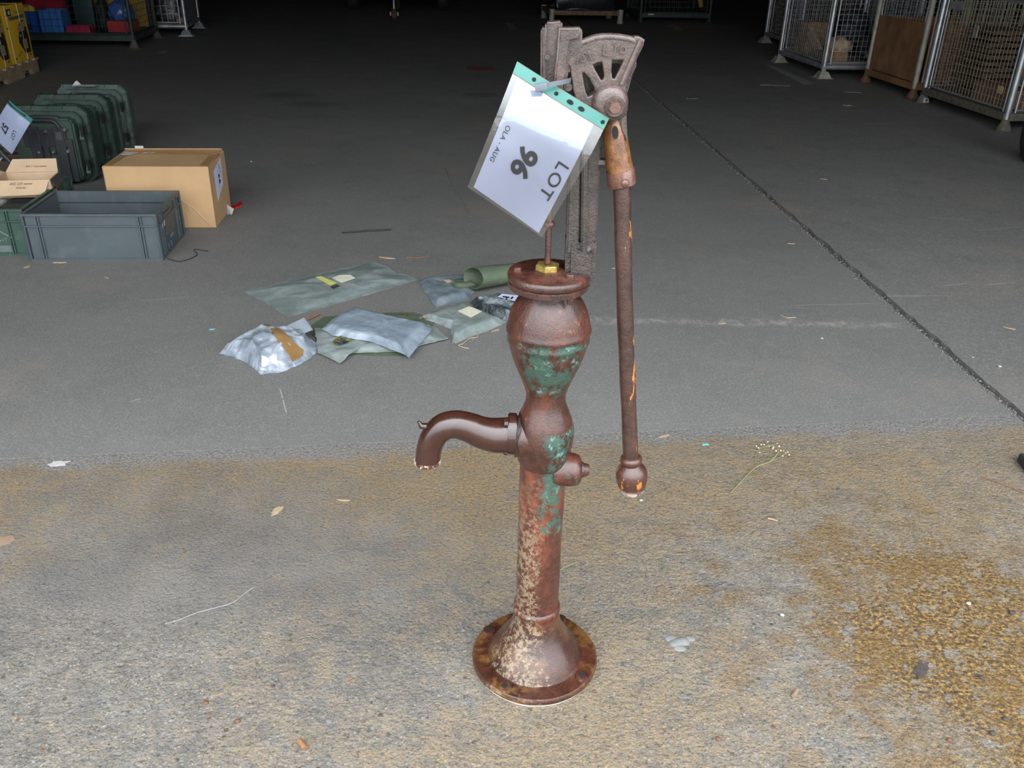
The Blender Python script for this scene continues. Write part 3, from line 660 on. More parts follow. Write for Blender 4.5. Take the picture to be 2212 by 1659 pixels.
# oval spout flange, bolts and wire
f0 = ss(1103, 937, -.010)
ov = []
for i in range(40):
    a = 2*math.pi*i/40; ov.append((.037*math.cos(a)*(1+.02*math.cos(2*a)), .0415*math.sin(a)))
bm = B(); prism(bm, ov, -.0085, .0085, T(f0.x+.003, f0.y, f0.z) @ rot('Y', -90) @ rot('Z', 90)); bmesh.ops.bevel(bm, geom=[e_ for e_ in bm.edges], offset=.0022, segments=2, affect='EDGES')
fl = obj('spout_flange', bm, R_SPOUT, pump, 50)
for dz, px in ((.033, 1087), (-.029, 1095)):
    bm = B(); lathe(bm, [(0, 0), (.0085, 0), (.008, .007), (.0062, .0085), (0, .009)], 8, T(f0.x-.005, f0.y-.016, f0.z+dz) @ rot('Y', -90)); obj('bolt', bm, R_SPOUT, fl, 40)
bm = B(); wpts = [Vector((f0.x+.0135+.0035*math.sin(2*math.pi*i/36+.6), f0.y+.0405*math.cos(2*math.pi*i/36), f0.z+.0425*math.sin(2*math.pi*i/36))) for i in range(37)]
tube(bm, wpts, .0013, 8); obj('wire', bm, BLACKW, pump, 60)
bm = B(); wpts = [w+Vector((.003+.002*math.sin(i), 0, 0)) for i, w in enumerate(wpts)]; tube(bm, wpts, .0011, 8); obj('wire', bm, BLACKW, pump, 60)
# side plug
pz = PL(1230, 1004).z; pm = T(.040, -.012, pz-.003) @ rot('Y', 90)
bm = B(); lathe(bm, [(0, -.02), (.031, -.02), (.0325, .0), (.0335, .012), (.0320, .022), (.0285, .030), (.0225, .034), (0, .035)], 36, pm); plug = obj('side_plug', bm, R_TEE, pump, 60)
bm = B(); lathe(bm, [(0, .03), (.0165, .03), (.0165, .037), (.0135, .040), (.0125, .046), (.0095, .050), (0, .0505)], 24, pm); obj('plug_nut', bm, R_CAP, plug, 50)
# lug behind the body
# ================================================================== LOT SHEETS
class Sheet:
    """a paper in a punched plastic pocket; corners of pocket given in pixels on an upright plane at depth y"""
    def __init__(s, tl, tr, br, bl, depth, bend, lean=0.0):
        s.c = [s.pt(q, depth) for q in (tl, tr, br, bl)]; s.bend = bend; s.lean = lean
        s.nrm = (s.c[1]-s.c[0]).cross(s.c[3]-s.c[0]).normalized()
        if s.nrm.y > 0: s.nrm = -s.nrm
    def pt(s, q, depth):
        d = ray(*q); return EYE + d*(depth/d.y)
    def at(s, u, v, off=0.0):      # u along the strip, v away from it
        a, b, c_, d = s.c
        p = (a*(1-u)+b*u)*(1-v)+(d*(1-u)+c_*u)*v
        return p + s.nrm*(s.bend(u, v)+off)
    def uv(s, q):                  # photo pixel -> u,v by search on the flat sheet
        d = ray(*q); n = s.nrm; t = (s.c[0]-EYE).dot(n)/d.dot(n); P_ = EYE+d*t
        u = v = .5
        for _ in range(30):
            r = P_-((s.c[0]*(1-u)+s.c[1]*u)*(1-v)+(s.c[3]*(1-u)+s.c[2]*u)*v)
            du = ((s.c[1]-s.c[0])*(1-v)+(s.c[2]-s.c[3])*v); dv = ((s.c[3]-s.c[0])*(1-u)+(s.c[2]-s.c[1])*u)
            A = du.dot(du); C_ = du.dot(dv); D = dv.dot(dv); e_, f_ = r.dot(du), r.dot(dv); det = A*D-C_*C_
            u += (e_*D-f_*C_)/det; v += (f_*A-e_*C_)/det
        return u, v
    def grid(s, u0, u1, v0, v1, off, n=18, th=.0004, quad=None):
        bm = B(); V = {}
        for k_ in (0, 1):
            for i in range(n+1):
                for j in range(n+1):
                    if quad:
                        a, b, c_, d = quad; x, y = i/n, j/n
                        u = (a[0]*(1-x)+b[0]*x)*(1-y)+(d[0]*(1-x)+c_[0]*x)*y; v = (a[1]*(1-x)+b[1]*x)*(1-y)+(d[1]*(1-x)+c_[1]*x)*y
                    else: u, v = lerp(u0, u1, i/n), lerp(v0, v1, j/n)
                    V[k_, i, j] = bm.verts.new(s.at(u, v, off-k_*th))
        for i in range(n):
            for j in range(n):
                for k_ in (0, 1): bm.faces.new((V[k_, i, j], V[k_, i+1, j], V[k_, i+1, j+1], V[k_, i, j+1]))
        rim_ = [(i, 0) for i in range(n)]+[(n, j) for j in range(n)]+[(i, n) for i in range(n, 0, -1)]+[(0, j) for j in range(n, 0, -1)]
        for a, b in zip(rim_, rim_[1:]+rim_[:1]): bm.faces.new((V[0, *a], V[0, *b], V[1, *b], V[1, *a]))
        return bm
    def text(s, txt, size, q, off, parent, dirq, bold=0, shear=0, space=1, mat=INK, name='lettering'):
        me = textmesh(txt, size, bold, shear, .0002, space)
        u0, v0 = s.uv(q); P0 = s.at(u0, v0); u1, v1 = s.uv(dirq)
        bx = (s.at(u1, v1)-P0).normalized(); by = s.nrm.cross(bx).normalized()
        L = (s.c[1]-s.c[0]).length; Hh = (s.c[3]-s.c[0]).length
        eu = (s.c[1]-s.c[0]).normalized(); ev = (s.c[3]-s.c[0]).normalized(); g = eu.dot(ev)
        for w in me.vertices:
            d = bx*w.co.x+by*w.co.y; a, b = d.dot(eu), d.dot(ev)
            du = (a-g*b)/(1-g*g)/L; dv = (b-g*a)/(1-g*g)/Hh
            w.co = s.at(u0+du, v0+dv, off+w.co.z)
        return mobj(name, me, mat, parent)
def lot_tag(label, corners, paper, depth, bend, base, strip_v=.085):
    sh = Sheet(*corners, depth, bend)
    t = thing('lot_tag', label, 'tag', (0, 0, 0))
    pq = [sh.uv(q) for q in paper]
    obj('paper', sh.grid(0, 1, 0, 1, 0, 20, .0003, pq), PAPER, t, 60)
    obj('sleeve', sh.grid(0, 1, strip_v*.4, 1, .0016, 20, .0003), SLEEVE, t, 60)
    st = obj('binding_strip', sh.grid(0, 1, 0, strip_v, .0022, 20, .0008), TEAL, t, 60)
    return sh, t, st
def bend96(u, v): return -.026*max(0, .35-v)**1.5/.2 + .006*math.sin(3*u+2*v) - .012*max(0, v-.6)
sh, t96, st96 = lot_tag('clear-sleeved white sheet reading LOT 96 tied to the hand pump', ((1117, 137), (1319, 262), (1171, 517), (1010, 403)), ((1119, 170), (1285, 270), (1164, 508), (1023, 404)), 1.385, bend96, None)
sh.text('LOT', .031, (1196, 389), .0025, t96, (1170, 440), 0, .12, 1.12)
sh.text('96', .0475, (1132, 345), .0025, t96, (1106, 396), .0016, .2, 1.0)
sh.text('OLA - AUG', .0115, (1080, 308), .0025, t96, (1056, 358), 0, .1, 1.1)
for px, py, rx, ry in ((1153, 177, .0032, .0032), (1202, 206, .0032, .0032), (1232, 225, .0055, .0035), (1257, 239, .0055, .0035), (1304.5, 268, .0032, .0032)):
    u, v = sh.uv((px, py)); P0 = sh.at(u, .042, .0040); eu = (sh.at(u+.01, .042)-sh.at(u-.01, .042)).normalized(); ev = sh.nrm.cross(eu)
    bm = B(); n_ = 16; ring = [bm.verts.new(P0+eu*rx*math.cos(2*math.pi*i/n_)+ev*ry*math.sin(2*math.pi*i/n_)) for i in range(n_)]; bm.faces.new(ring)
    r2 = bmesh.ops.extrude_face_region(bm, geom=bm.faces[:]); bmesh.ops.translate(bm, vec=sh.nrm*.0003, verts=[g_ for g_ in r2['geom'] if isinstance(g_, bmesh.types.BMVert)])
    obj('punched_hole', bm, PRNK_HOLE, st96)  # black disc on the strip paints the dark of the hole
for vv in (.004, .081):
    bm = B()
    for i in range(62):
        u = (i+.5)/62; P0 = sh.at(u, vv, .0026); eu = (sh.at(u+.004, vv)-sh.at(u-.004, vv)).normalized(); ev = sh.nrm.cross(eu)
        ring = [bm.verts.new(P0+eu*a*.0009+ev*b*.0006) for a, b in ((-1, -1), (1, -1), (1, 1), (-1, 1))]; bm.faces.new(ring)
    obj('seam', bm, FADE, st96)
# cable tie holding it to the pump
bm = B(); loop = [PL(1162, 189, -.070), PL(1172, 186, -.074), PL(1195, 181, -.067), PL(1222, 176, -.052), PL(1232, 173, -.030), PL(1233, 172, .0), PL(1222, 174, .020), PL(1195, 182, .024), PL(1168, 192, .020), PL(1160, 195, -.02), PL(1159, 194, -.055), PL(1163, 190, -.068)]
loop = smoothpath(loop, 5)
W_ = .0034; prev = None
for i, p in enumerate(loop):
    tt = (loop[min(i+1, len(loop)-1)]-loop[max(i-1, 0)]).normalized(); side = Vector((0, 0, 1)); side = (side-tt*side.dot(tt)).normalized(); nn = tt.cross(side)*.0007
    cur = [bm.verts.new(p+side*W_+nn), bm.verts.new(p-side*W_+nn), bm.verts.new(p-side*W_-nn), bm.verts.new(p+side*W_-nn)]
    if prev:
        for j in range(4): bm.faces.new((prev[j], prev[(j+1) % 4], cur[(j+1) % 4], cur[j]))
    prev = cur
tie = thing('cable_tie', 'grey plastic cable tie looped through the LOT 96 strip', 'cable tie', PUMP)
obj('strap', bm, TIE, tie, 40)
q = PL(1171, 187, -.0755); bm = B(); box(bm, -.011, .008, -.003, .003, -.0055, .0055, .0012, T(q.x, q.y, q.z) @ rot('Y', -12)); obj('lock_head', bm, TIE, tie, 30)

# ================================================================== CRATES AND BOXES BY THE LEFT
CY = math.radians(4.5)
def crate(name, label, cat, near_left, L, Wd, H, mat, rz, mats=None):
    """stacking container with rim, ribs and open top; origin at the near left bottom corner"""
    t = thing(name, label, cat, near_left, rz)
    th = .006; ins = .010
    bm = B()
    box(bm, ins, L-ins, ins, ins+th, .012, H-.004); box(bm, ins, L-ins, Wd-ins-th, Wd-ins, .012, H-.004)
    box(bm, ins, ins+th, ins, Wd-ins, .012, H-.004); box(bm, L-ins-th, L-ins, ins, Wd-ins, .012, H-.004)
    box(bm, ins, L-ins, ins, Wd-ins, .006, .012)
    obj('body', bm, mat, t)
    bm = B()
    for z0, z1, e in ((H-.010, H, 0), (H-.062, H-.055, .001)):
        box(bm, e, L-e, e, ins+th, z0, z1); box(bm, e, L-e, Wd-ins-th, Wd-e, z0, z1)
        box(bm, e, ins+th, ins+th, Wd-ins-th, z0, z1); box(bm, L-ins-th, L-e, ins+th, Wd-ins-th, z0, z1)
    obj('rim', bm, mat, t)
    bm = B(); e = .004
    box(bm, e, L-e, e, ins, 0, .012); box(bm, e, L-e, Wd-ins, Wd-e, 0, .012); box(bm, e, ins, ins, Wd-ins, 0, .012); box(bm, L-ins, L-e, ins, Wd-ins, 0, .012)
    obj('foot_rim', bm, mat, t)
    for x in (0, .062, .074, L-.090, L-.078, L-.006):
        bm = B(); box(bm, x, x+.006, .001, ins+.001, .010, H-.002); obj('rib', bm, mat, t)
        bm = B(); box(bm, x, x+.006, Wd-ins-.001, Wd-.001, .010, H-.002); obj('rib', bm, mat, t)
    for y in (.001, .055, .085, Wd-.095, Wd-.06, Wd-.008):
        for x in (.001, L-ins-.001):
            bm = B(); box(bm, x, x+ins, y, y+.007, .010, H-.002); obj('rib', bm, mat, t)
    for y in (.020, .105, .20, .285, .355):
        bm = B(); box(bm, L-.009, L-.001, y, y+.03, H-.022, H-.011); obj('lug', bm, mat, t)
    return t
cFL = G(66, 565); cFL.z = 0
gc = crate('storage_crate', 'empty grey plastic stacking crate beside the cardboard carton', 'crate', cFL, .612, .41, .228, GCRATE, CY)
# end label and faded lettering on its short side
bm = B(); box(bm, .6035, .6065, .13, .25, .085, .19); obj('worn_label', bm, plain('brown_smeared_label', (.115, .10, .085), .6, .3, 30), gc)
me = textmesh('NSP', .030, .003, 0, .0005); me.transform(T(.6072, .095, .150) @ rot('X', 8) @ rot('Z', 90) @ rot('X', 90)); mobj('lettering', me, SCRAP, gc)
me = textmesh('KEPO', .026, 0, 0, .0005); me.transform(T(.6072, .20, .065) @ rot('Z', 90) @ rot('X', 90)); mobj('lettering', me, plain('faded_print', (.2, .23, .24), .6), gc)
for y in (.12, .165):
    bm = B(); box(bm, .603, .612, y, y+.006, .012, .05); box(bm, .603, .612, y, y+.04, .012, .018); obj('bracket', bm, GCRATE, gc)
# green crate with its things, running out of the frame
gFR = G(62, 553)
gdir = Vector((math.cos(CY), math.sin(CY), 0)); gL = .60
gp = gFR - gdir*gL + Vector((.02, 0, 0)); gp.z = 0
gn = crate('storage_crate', 'green plastic stacking crate holding a small open carton', 'crate', gp, gL, .62, .228, GNCRATE, CY)
me = textmesh('GHT', .03, 0, 0, .0005); me.transform(T(gL-.13, .007, .075) @ rot('X', 90)); mobj('lettering', me, plain('faint_green_print', (.11, .17, .14), .6), gn)
bm = B(); box(bm, gL-.15, gL-.09, .0065, .0095, .018, .05); obj('corner_patch', bm, plain('grey_green_patch', (.12, .16, .145), .5), gn)
for a in ((.40, .17, .52, .09),):
    bm = B(); tube(bm, [(a[0], .006, a[1]), (a[2], .006, a[3])], .003, 6); obj('crease', bm, plain('pale_stress_mark', (.16, .23, .20), .5), gn)
def gl(x, y, z): return gp + Vector((x*math.cos(CY)-y*math.sin(CY), x*math.sin(CY)+y*math.cos(CY), z))
# dark block supporting carton inside the green crate
bm = B(); box(bm, -.16, .0, -.14, .14, 0, .17, .004); tag(obj('black_case', bm, BLKP, None, 40, gl(.565, .30, .014), CY), 'black plastic box inside the green crate under small carton', 'case')
bm = B(); box(bm, -.20, .18, -.11, .11, 0, .17, .012)
for v in bm.verts: v.co.z += .004*nz(v.co.x*20, v.co.y*20)
tag(obj('wrapped_parcel', bm, plain('grey_white_wrap', (.42, .43, .42), .4, .25, 10, .3), None, 50, gl(.20, .24, .014), CY), 'grey and white wrapped parcel lying in the green crate', 'parcel')
# small open carton
ct = thing('open_carton', 'small open tan carton with handwriting resting in the green crate', 'box', G(66, 412, .20), CY+math.radians(6))
def cpt(px, py, z): 
    q = ct.matrix_basis.inverted() @ G(px, py, z); return q
w2, d2 = .125, .08
def panel(bm, P4, th=.003):
    P4 = [Vector(p) for p in P4]; n_ = (P4[1]-P4[0]).cross(P4[3]-P4[0]).normalized()*th
    a = [bm.verts.new(p) for p in P4]; b = [bm.verts.new(p+n_) for p in P4]
    bm.faces.new(a); bm.faces.new(b[::-1])
    for i in range(4): bm.faces.new((a[i], a[(i+1) % 4], b[(i+1) % 4], b[i]))
bm = B(); zb, zt = -.012, .075
panel(bm, [(-w2, -d2, zb), (w2, -d2, zb), (w2, -d2, zt), (-w2, -d2, zt)]); panel(bm, [(-w2, d2, zb), (w2, d2, zb), (w2, d2, zt), (-w2, d2, zt)])
panel(bm, [(-w2, -d2, zb), (-w2, d2, zb), (-w2, d2, zt), (-w2, -d2, zt)]); panel(bm, [(w2, -d2, zb), (w2, d2, zb), (w2, d2, zt), (w2, -d2, zt)])
panel(bm, [(-w2, -d2, zb), (w2, -d2, zb), (w2, d2, zb), (-w2, d2, zb)])
obj('body', bm, CARDL, ct)
bm = B(); panel(bm, [(-w2, -d2, zt), (w2, -d2, zt), (w2-.02, -d2-.055, zt-.06), (-w2-.002, -d2-.055, zt-.065)]); fl1 = obj('flap', bm, CARDL, ct)
bm = B(); panel(bm, [(-w2, d2, zt), (w2, d2, zt), (w2-.01, d2+.05, zt+.055), (-w2+.03, d2+.05, zt+.055)]); fl2 = obj('flap', bm, CARDL, ct)
bm = B(); panel(bm, [(-w2, -d2, zt), (-w2, d2, zt), (-w2-.045, d2-.015, zt+.02), (-w2-.045, -d2+.015, zt+.01)]); obj('flap', bm, CARDL, ct)
bm = B(); panel(bm, [(w2, -d2, zt), (w2, d2, zt), (w2+.03, d2-.015, zt-.035), (w2+.03, -d2+.015, zt-.045)]); obj('flap', bm, plain('dark_inside_flap', (.05, .05, .045), .6), ct)
for txt, dy, sx in (('AG 1X vwvv', .020, .020), ('nvtcvn', .040, .017)):
    me = textmesh(txt, sx, 0, .3, .0002); 
    n_ = Vector((0, -.055, -.0625)).normalized(); me.transform(Matrix((Vector((1, 0, 0)), -n_, Vector((0, -.0625, .055)).normalized())).transposed().to_4x4())
    me.transform(T(-.005, -d2-.001, zt-.001) @ T(*(n_*dy*1.05)) @ T(0, -.003, .003)); mobj('handwriting', me, FADE, fl1)
me = textmesh('AG 1 nvtcvnmu', .016, 0, .2, .0002); n_ = Vector((0, .05, .055)).normalized(); me.transform(Matrix((Vector((1, 0, 0)), n_, Vector((0, -.055, .05)).normalized())).transposed().to_4x4()); me.transform(T(.02, d2-.004, zt+.004) @ T(*(n_*.03))); mobj('handwriting', me, FADE, fl2)
# big carton LOT 66
bp = G(468, 491); BXW, BXD, BXH = .53, .36, .318
bx0 = bp - gdir*BXW; bx0.z = 0
cb = thing('cardboard_carton', 'large brown cardboard carton with LOT 66 sheet on its end', 'box', bx0, CY)
bm = B(); zt = BXH
panel(bm, [(0, 0, 0), (BXW, 0, 0), (BXW, 0, zt), (0, 0, zt)], -.004); panel(bm, [(0, BXD, 0), (BXW, BXD, 0), (BXW, BXD, zt), (0, BXD, zt)], .004)
panel(bm, [(0, 0, 0), (0, BXD, 0), (0, BXD, zt), (0, 0, zt)], .004); panel(bm, [(BXW, 0, 0), (BXW, BXD, 0), (BXW, BXD, zt), (BXW, 0, zt)], -.004)
panel(bm, [(0, 0, 0), (BXW, 0, 0), (BXW, BXD, 0), (0, BXD, 0)], -.003)
obj('body', bm, CARD, cb)
bm = B(); panel(bm, [(.002, .002, zt-.002), (BXW-.002, .002, zt-.002), (BXW-.02, BXD*.98, zt-.010), (.01, BXD*.98, zt-.010)], .004); lid = obj('top_flap', bm, CARD, cb)
bm = B(); panel(bm, [(.01, BXD, zt-.004), (BXW, BXD, zt-.004), (BXW-.002, BXD-.035, zt+.022), (.015, BXD-.035, zt+.020)], .004); obj('top_flap', bm, CARD, cb)
bm = B(); panel(bm, [(BXW-.045, .006, zt+.0035), (BXW-.006, .006, zt+.0035), (BXW-.028, BXD*.95, zt-.004), (BXW-.06, BXD*.95, zt-.004)], .001)
panel(bm, [(.004, .006, zt+.0035), (.04, .006, zt+.0035), (.045, BXD*.95, zt-.004), (.012, BXD*.95, zt-.004)], .001); panel(bm, [(.012, BXD*.84, zt-.002), (BXW-.03, BXD*.84, zt-.002), (BXW-.03, BXD*.97, zt-.004), (.012, BXD*.97, zt-.004)], .0008)
obj('tape', bm, CARDT, lid)
for u0, u1, w0, w1 in ((.01, .085, .74, .93), (.115, .14, .82, .93), (.155, .175, .83, .93)):
    bm = B(); panel(bm, [(u0, BXD*w0, zt+.0005), (u1-.015, BXD*w0, zt+.0005), (u1, BXD*w1, zt-.002), (u0, BXD*w1, zt-.002)], .0015); obj('sticker', bm, SCRAP, lid)
bm = B(); panel(bm, [(.07, BXD-.035, zt+.022), (.115, BXD-.035, zt+.022), (.115, BXD-.034, zt+.034), (.07, BXD-.034, zt+.034)], .001); obj('sticker', bm, SCRAP, lid)
bm = B(); panel(bm, [(BXW+.001, .10, .115), (BXW+.001, .245, .17), (BXW+.001, .265, .31), (BXW+.001, .085, .275)], .001); ls = obj('lot_sheet', bm, PAPER, cb)
for txt, s_, y, z in (('LOT', .026, .205, .262), ('66', .056, .180, .215), ('OLA - AUG', .012, .165, .155)):
    me = textmesh(txt, s_, .001 if s_ > .05 else 0, .15, .0003); me.transform(T(BXW+.0025, y, z) @ rot('Z', 90) @ rot('X', 90) @ rot('Z', -88)); mobj('lettering', me, INK if s_ > .02 else FADE, ls)
bm = B(); panel(bm, [(BXW+.004, .24, .0), (BXW+.035, .215, .004), (BXW+.045, .235, .03), (BXW+.002, .26, .05)], .001); obj('white_tape_end', bm, SCRAP, cb)
for a, b in (((.35, .16), (.50, .012)), ((.36, .14), (.41, .09))):
    bm = B(); tube(bm, [(a[0], -.0045, a[1]), (lerp(a[0], b[0], .5)+.01, -.005, lerp(a[1], b[1], .5)+.012), (b[0], -.0045, b[1])], .0016, 6); obj('crease', bm, plain('pale_crease', (.6, .44, .27), .7), cb)
# red and white tape on the floor by the carton
bm = B(); q = [G(*w, .001) for w in ((488, 449), (503, 446), (522, 436), (523, 444), (504, 452), (491, 455))]; prism(bm, [(p.x, p.y) for p in q], 0, .006); tag(obj('red_tape', bm, RED), 'strip of red tape on the floor by the big carton', 'tape')

# ---- transit cases
def octo(w, h, ch, z0=0): return [(-w/2+ch, z0), (w/2-ch, z0), (w/2, z0+ch), (w/2, z0+h-ch), (w/2-ch, z0+h), (-w/2+ch, z0+h), (-w/2, z0+h-ch), (-w/2, z0+ch)]
def transit_case(label, loc, rz, front, mat):
    t = thing('transit_case', label, 'case', loc, rz, 'green transit cases standing on edge')
    W0, H0, ch = .45, .45, .045
    XR = rot('X', 90)
    bm = B(); prism(bm, octo(W0-.10, H0-.085, .02, .03), 0, .125, T(0, 0, 0) @ XR); bmesh.ops.bevel(bm, geom=list(bm.edges), offset=.012, segments=2, affect='EDGES'); obj('body', bm, mat, t, 40)
    bm = B(); prism(bm, octo(W0-.055, H0-.05, .035, .02), 0, .055, XR); bmesh.ops.bevel(bm, geom=list(bm.edges), offset=.006, segments=2, affect='EDGES'); obj('shoulder', bm, mat, t, 40)
    for y0 in (.0, -.018):
        bm = B(); prism(bm, octo(W0, H0, ch), 0, .014, T(0, y0+.012, 0) @ XR); bmesh.ops.bevel(bm, geom=list(bm.edges), offset=.003, segments=1, affect='EDGES'); obj('rim', bm, mat, t, 40)
    bm = B(); prism(bm, octo(W0-.08, H0-.075, .03, .035), -.19, 0, T(0, .012, 0) @ XR); bmesh.ops.bevel(bm, geom=list(bm.edges), offset=.012, segments=2, affect='EDGES'); obj('lid', bm, mat, t, 40)
    for i in range(5):
        x = -W0/2+ch+i*(W0-2*ch)/4
        bm = B(); box(bm, x-.003, x+.003, -.03, .03, H0-.018, H0+.002); obj('rim_rib', bm, mat, t)
    for i in range(8):
        z = ch+.01+i*(H0-2*ch-.02)/7
        bm = B(); box(bm, W0/2-.02, W0/2+.002, -.030, .03, z-.003, z+.003); obj('rim_rib', bm, mat, t)
    # moulded latch recess on the right flank
    for z in (H0-.13, .12):
        bm = B(); prism(bm, [(-.095, z+.045), (-.06, z+.022), (-.02, z+.03), (-.02, z-.03), (-.06, z-.022), (-.095, z-.05), (-.075, z)], -.012, .012, T(W0/2-.028, 0, 0) @ rot('Z', 90) @ XR); la = obj('latch', bm, mat, t, 30)
        bm = B(); prism(bm, [(-.092, z+.03), (-.062, z+.016), (-.060, z-.016), (-.092, z-.034)], -.002, .0145, T(W0/2-.028, 0, 0) @ rot('Z', 90) @ XR); obj('latch_recess', bm, PRNK_HOLE, la)  # shade of the recess painted as a black shape on the latch
    # carry handle across the top
    zt_ = H0-.068
    bm = B(); tube(bm, smoothpath([(-.10, -.075, zt_-.01), (-.085, -.085, zt_+.008), (-.05, -.09, zt_+.016), (.05, -.09, zt_+.016), (.085, -.085, zt_+.008), (.11, -.075, zt_-.012)], 4), .011, 10); obj('handle', bm, BLKP, t, 60)
    if front:
        for x in (-.085, .055):
            bm = B(); box(bm, x, x+.06, -.142, -.124, .03, H0-.10, .004); obj('trolley_rail', bm, BLKP, t)
            bm = B(); box(bm, x+.068, x+.10, -.138, -.124, .03, H0-.17, .003); obj('trolley_channel', bm, BLKP, t)
        bm = B(); box(bm, -.12, .125, -.137, -.124, H0-.215, H0-.115, .004); cr = obj('trolley_plate', bm, BLKP, t)
        bm = B(); box(bm, .07, .105, -.1445, -.137, H0-.175, H0-.125, .002); obj('catch', bm, plain('worn_catch', (.05, .055, .058), .5), cr)
        bm = B(); box(bm, -.055, -.02, -.1395, -.136, H0-.165, H0-.13, .002); obj('button', bm, plain('dark_red_button', (.05, .018, .018), .5), cr)
        bm = B(); tube(bm, smoothpath([(-.075, -.135, H0-.12), (-.078, -.138, H0-.075), (-.05, -.14, H0-.062), (.05, -.14, H0-.062), (.08, -.14, H0-.07), (.095, -.138, H0-.095), (.095, -.135, H0-.12)], 4), .0105, 10); obj('pull_handle', bm, BLKP, t, 60)
        for x, z in ((.015, H0-.125), (.125, H0-.115), (-.045, H0-.245), (.035, H0-.245), (.12, H0-.24)):
            bm = B(); lathe(bm, [(0, 0), (.015, 0), (.015, .004), (.011, .006), (0, .006)], 16, T(x, -.134, z) @ rot('X', 90)); bs_ = obj('boss', bm, BLKP, t, 40)
            bm = B(); lathe(bm, [(0, .005), (.0075, .005), (.006, .010), (0, .0105)], 12, T(x, -.134, z) @ rot('X', 90)); obj('rivet', bm, BOLT, bs_, 40)
    return t
CXD = gdir*(-.225)
for i, (x, y, lab, m_) in enumerate(((-2.56, 5.36, 'green transit case with black trolley frame on its front', CASEG), (-2.60, 5.74, 'green transit case stood between two matching cases', CASEG), (-2.635, 6.13, 'dusty green transit case with white paper on top', CASED))):
    t = transit_case(lab, Vector((x, y, 0))+CXD, CY, i == 0, m_)
    if i == 2:
        b0 = Vector((x, y, 0))+CXD
        bm = B(); panel(bm, [(-.10, -.075, .447), (.045, -.075, .447), (.055, -.025, .449), (-.085, -.025, .449)], .001); panel(bm, [(-.10, -.06, .449), (-.05, -.04, .452), (-.072, -.04, .478), (-.082, -.05, .472)], .001)
        tag(obj('paper_slip', bm, SCRAP, None, None, b0, CY), 'curled white paper slip lying on the rear transit case', 'paper')
# lot 57 sheet hanging at the far left and the tube it is tied to
sh2, t57, st57 = lot_tag('clear-sleeved white sheet reading LOT 57 hanging by the transit cases', ((19, 217), (71, 258), (26, 336), (-26, 290)), ((16, 222), (67, 262), (26, 333), (-22, 287)), 4.93, lambda u, v: .006*math.sin(3*u)-.02*max(0, .3-v), None, .10)
sh2.text('LOT', .027, (30, 291), .003, t57, (22, 308), 0, .12, 1.1, INK); sh2.text('57', .048, (11, 275), .003, t57, (3, 292), .0012, .2)
bm = B(); tube(bm, smoothpath([sh2.at(-.10, .02, .004), sh2.at(.1, .05, .006), sh2.at(.35, .05, .006), sh2.at(.75, .04, .006)], 4), .0035, 6); obj('cord', bm, BLACKW, t57, 60)
bm = B(); P0 = Vector((-2.99, 5.03, 0)); tube(bm, smoothpath([P0+Vector((.10, .03, .10)), P0+Vector((.09, .02, .16)), P0+Vector((.03, .01, .26)), P0+Vector((.0, 0, .42)), P0+Vector((-.005, 0, .60))], 5), .0135, 14)
hs = thing('hose_stand', 'dark grey bent pipe standing left of the transit cases', 'pipe', (0, 0, 0))
obj('pipe', bm, plain('dark_grey_pipe', (.03, .035, .04), .45), hs, 60)
bm = B(); lathe(bm, [(0, 0), (.075, 0), (.075, .012), (.024, .02), (.024, .11), (0, .11)], 20, T(P0.x+.10, P0.y+.03, 0)); obj('pipe_foot', bm, RUBBER, hs, 40)
bm = B(); pts = [P0+Vector((.055, -.02, .215)), P0+Vector((.03, -.03, .19)), P0+Vector((.01, -.02, .20)), P0+Vector((.02, -.03, .17))]; tube(bm, smoothpath(pts, 4), .004, 6); obj('white_tie', bm, SCRAP, hs, 60)
bm = B()
for i in range(5): box(bm, -.22, .22, -.02+.08*i-.16, .05+.08*i-.16, 0, .10+.02*(i % 2), .01)
tag(obj('wood_offcuts', bm, plain('dark_brown_wood', (.06, .04, .025), .8, .3, 14), None, 40, (-3.32, 5.55, 0), .2), 'dark brown timber block lying behind the green crate', 'timber')

# ================================================================== PALLET WITH YELLOW BOXES
pd = Vector((-.0, 1, 0)); PY = math.atan2(.125, 1.06)
pc = G(90, 155); pc.z = 0       # near-right... far right corner of the pallet
# local frame: origin at far right corner, x to the left (building), y towards the viewer along the visible face
pal = thing('wooden_pallet', 'weathered wooden pallet under the yellow printed cartons', 'pallet', pc, math.radians(6.5))
PLN, PWD, PHT = 1.2, 1.0, .145
for i, x in enumerate((-.02, -.49, -.96)):
    P_ = [(0, 0), (-.16, 0), (-.19, .055), (-.36, .055), (-.39, 0), (-.80, 0), (-.83, .055), (-1.0, .055), (-1.03, 0), (-PLN, 0), (-PLN, .125), (0, .125)]
    bm = B(); prism(bm, P_, x-.04, x, Matrix(((0, 0, 1, 0), (1, 0, 0, 0), (0, 1, 0, 0), (0, 0, 0, 1)))); obj('stringer', bm, PALW, pal)
for i in range(7):
    bm = B(); box(bm, -1.0, 0, -.10-i*.183, -i*.183, .125, PHT, .002); obj('deck_board', bm, PALW, pal)
for y in (-.0, -.55, -1.1):
    bm = B(); box(bm, -1.0, -.02, y-.1, y, 0.0, .016); obj('bottom_board', bm, PALW, pal)
pw = math.radians(6.5)
def palp(x, y, z): return pc + Vector((x*math.cos(pw)-y*math.sin(pw), x*math.sin(pw)+y*math.cos(pw), z))
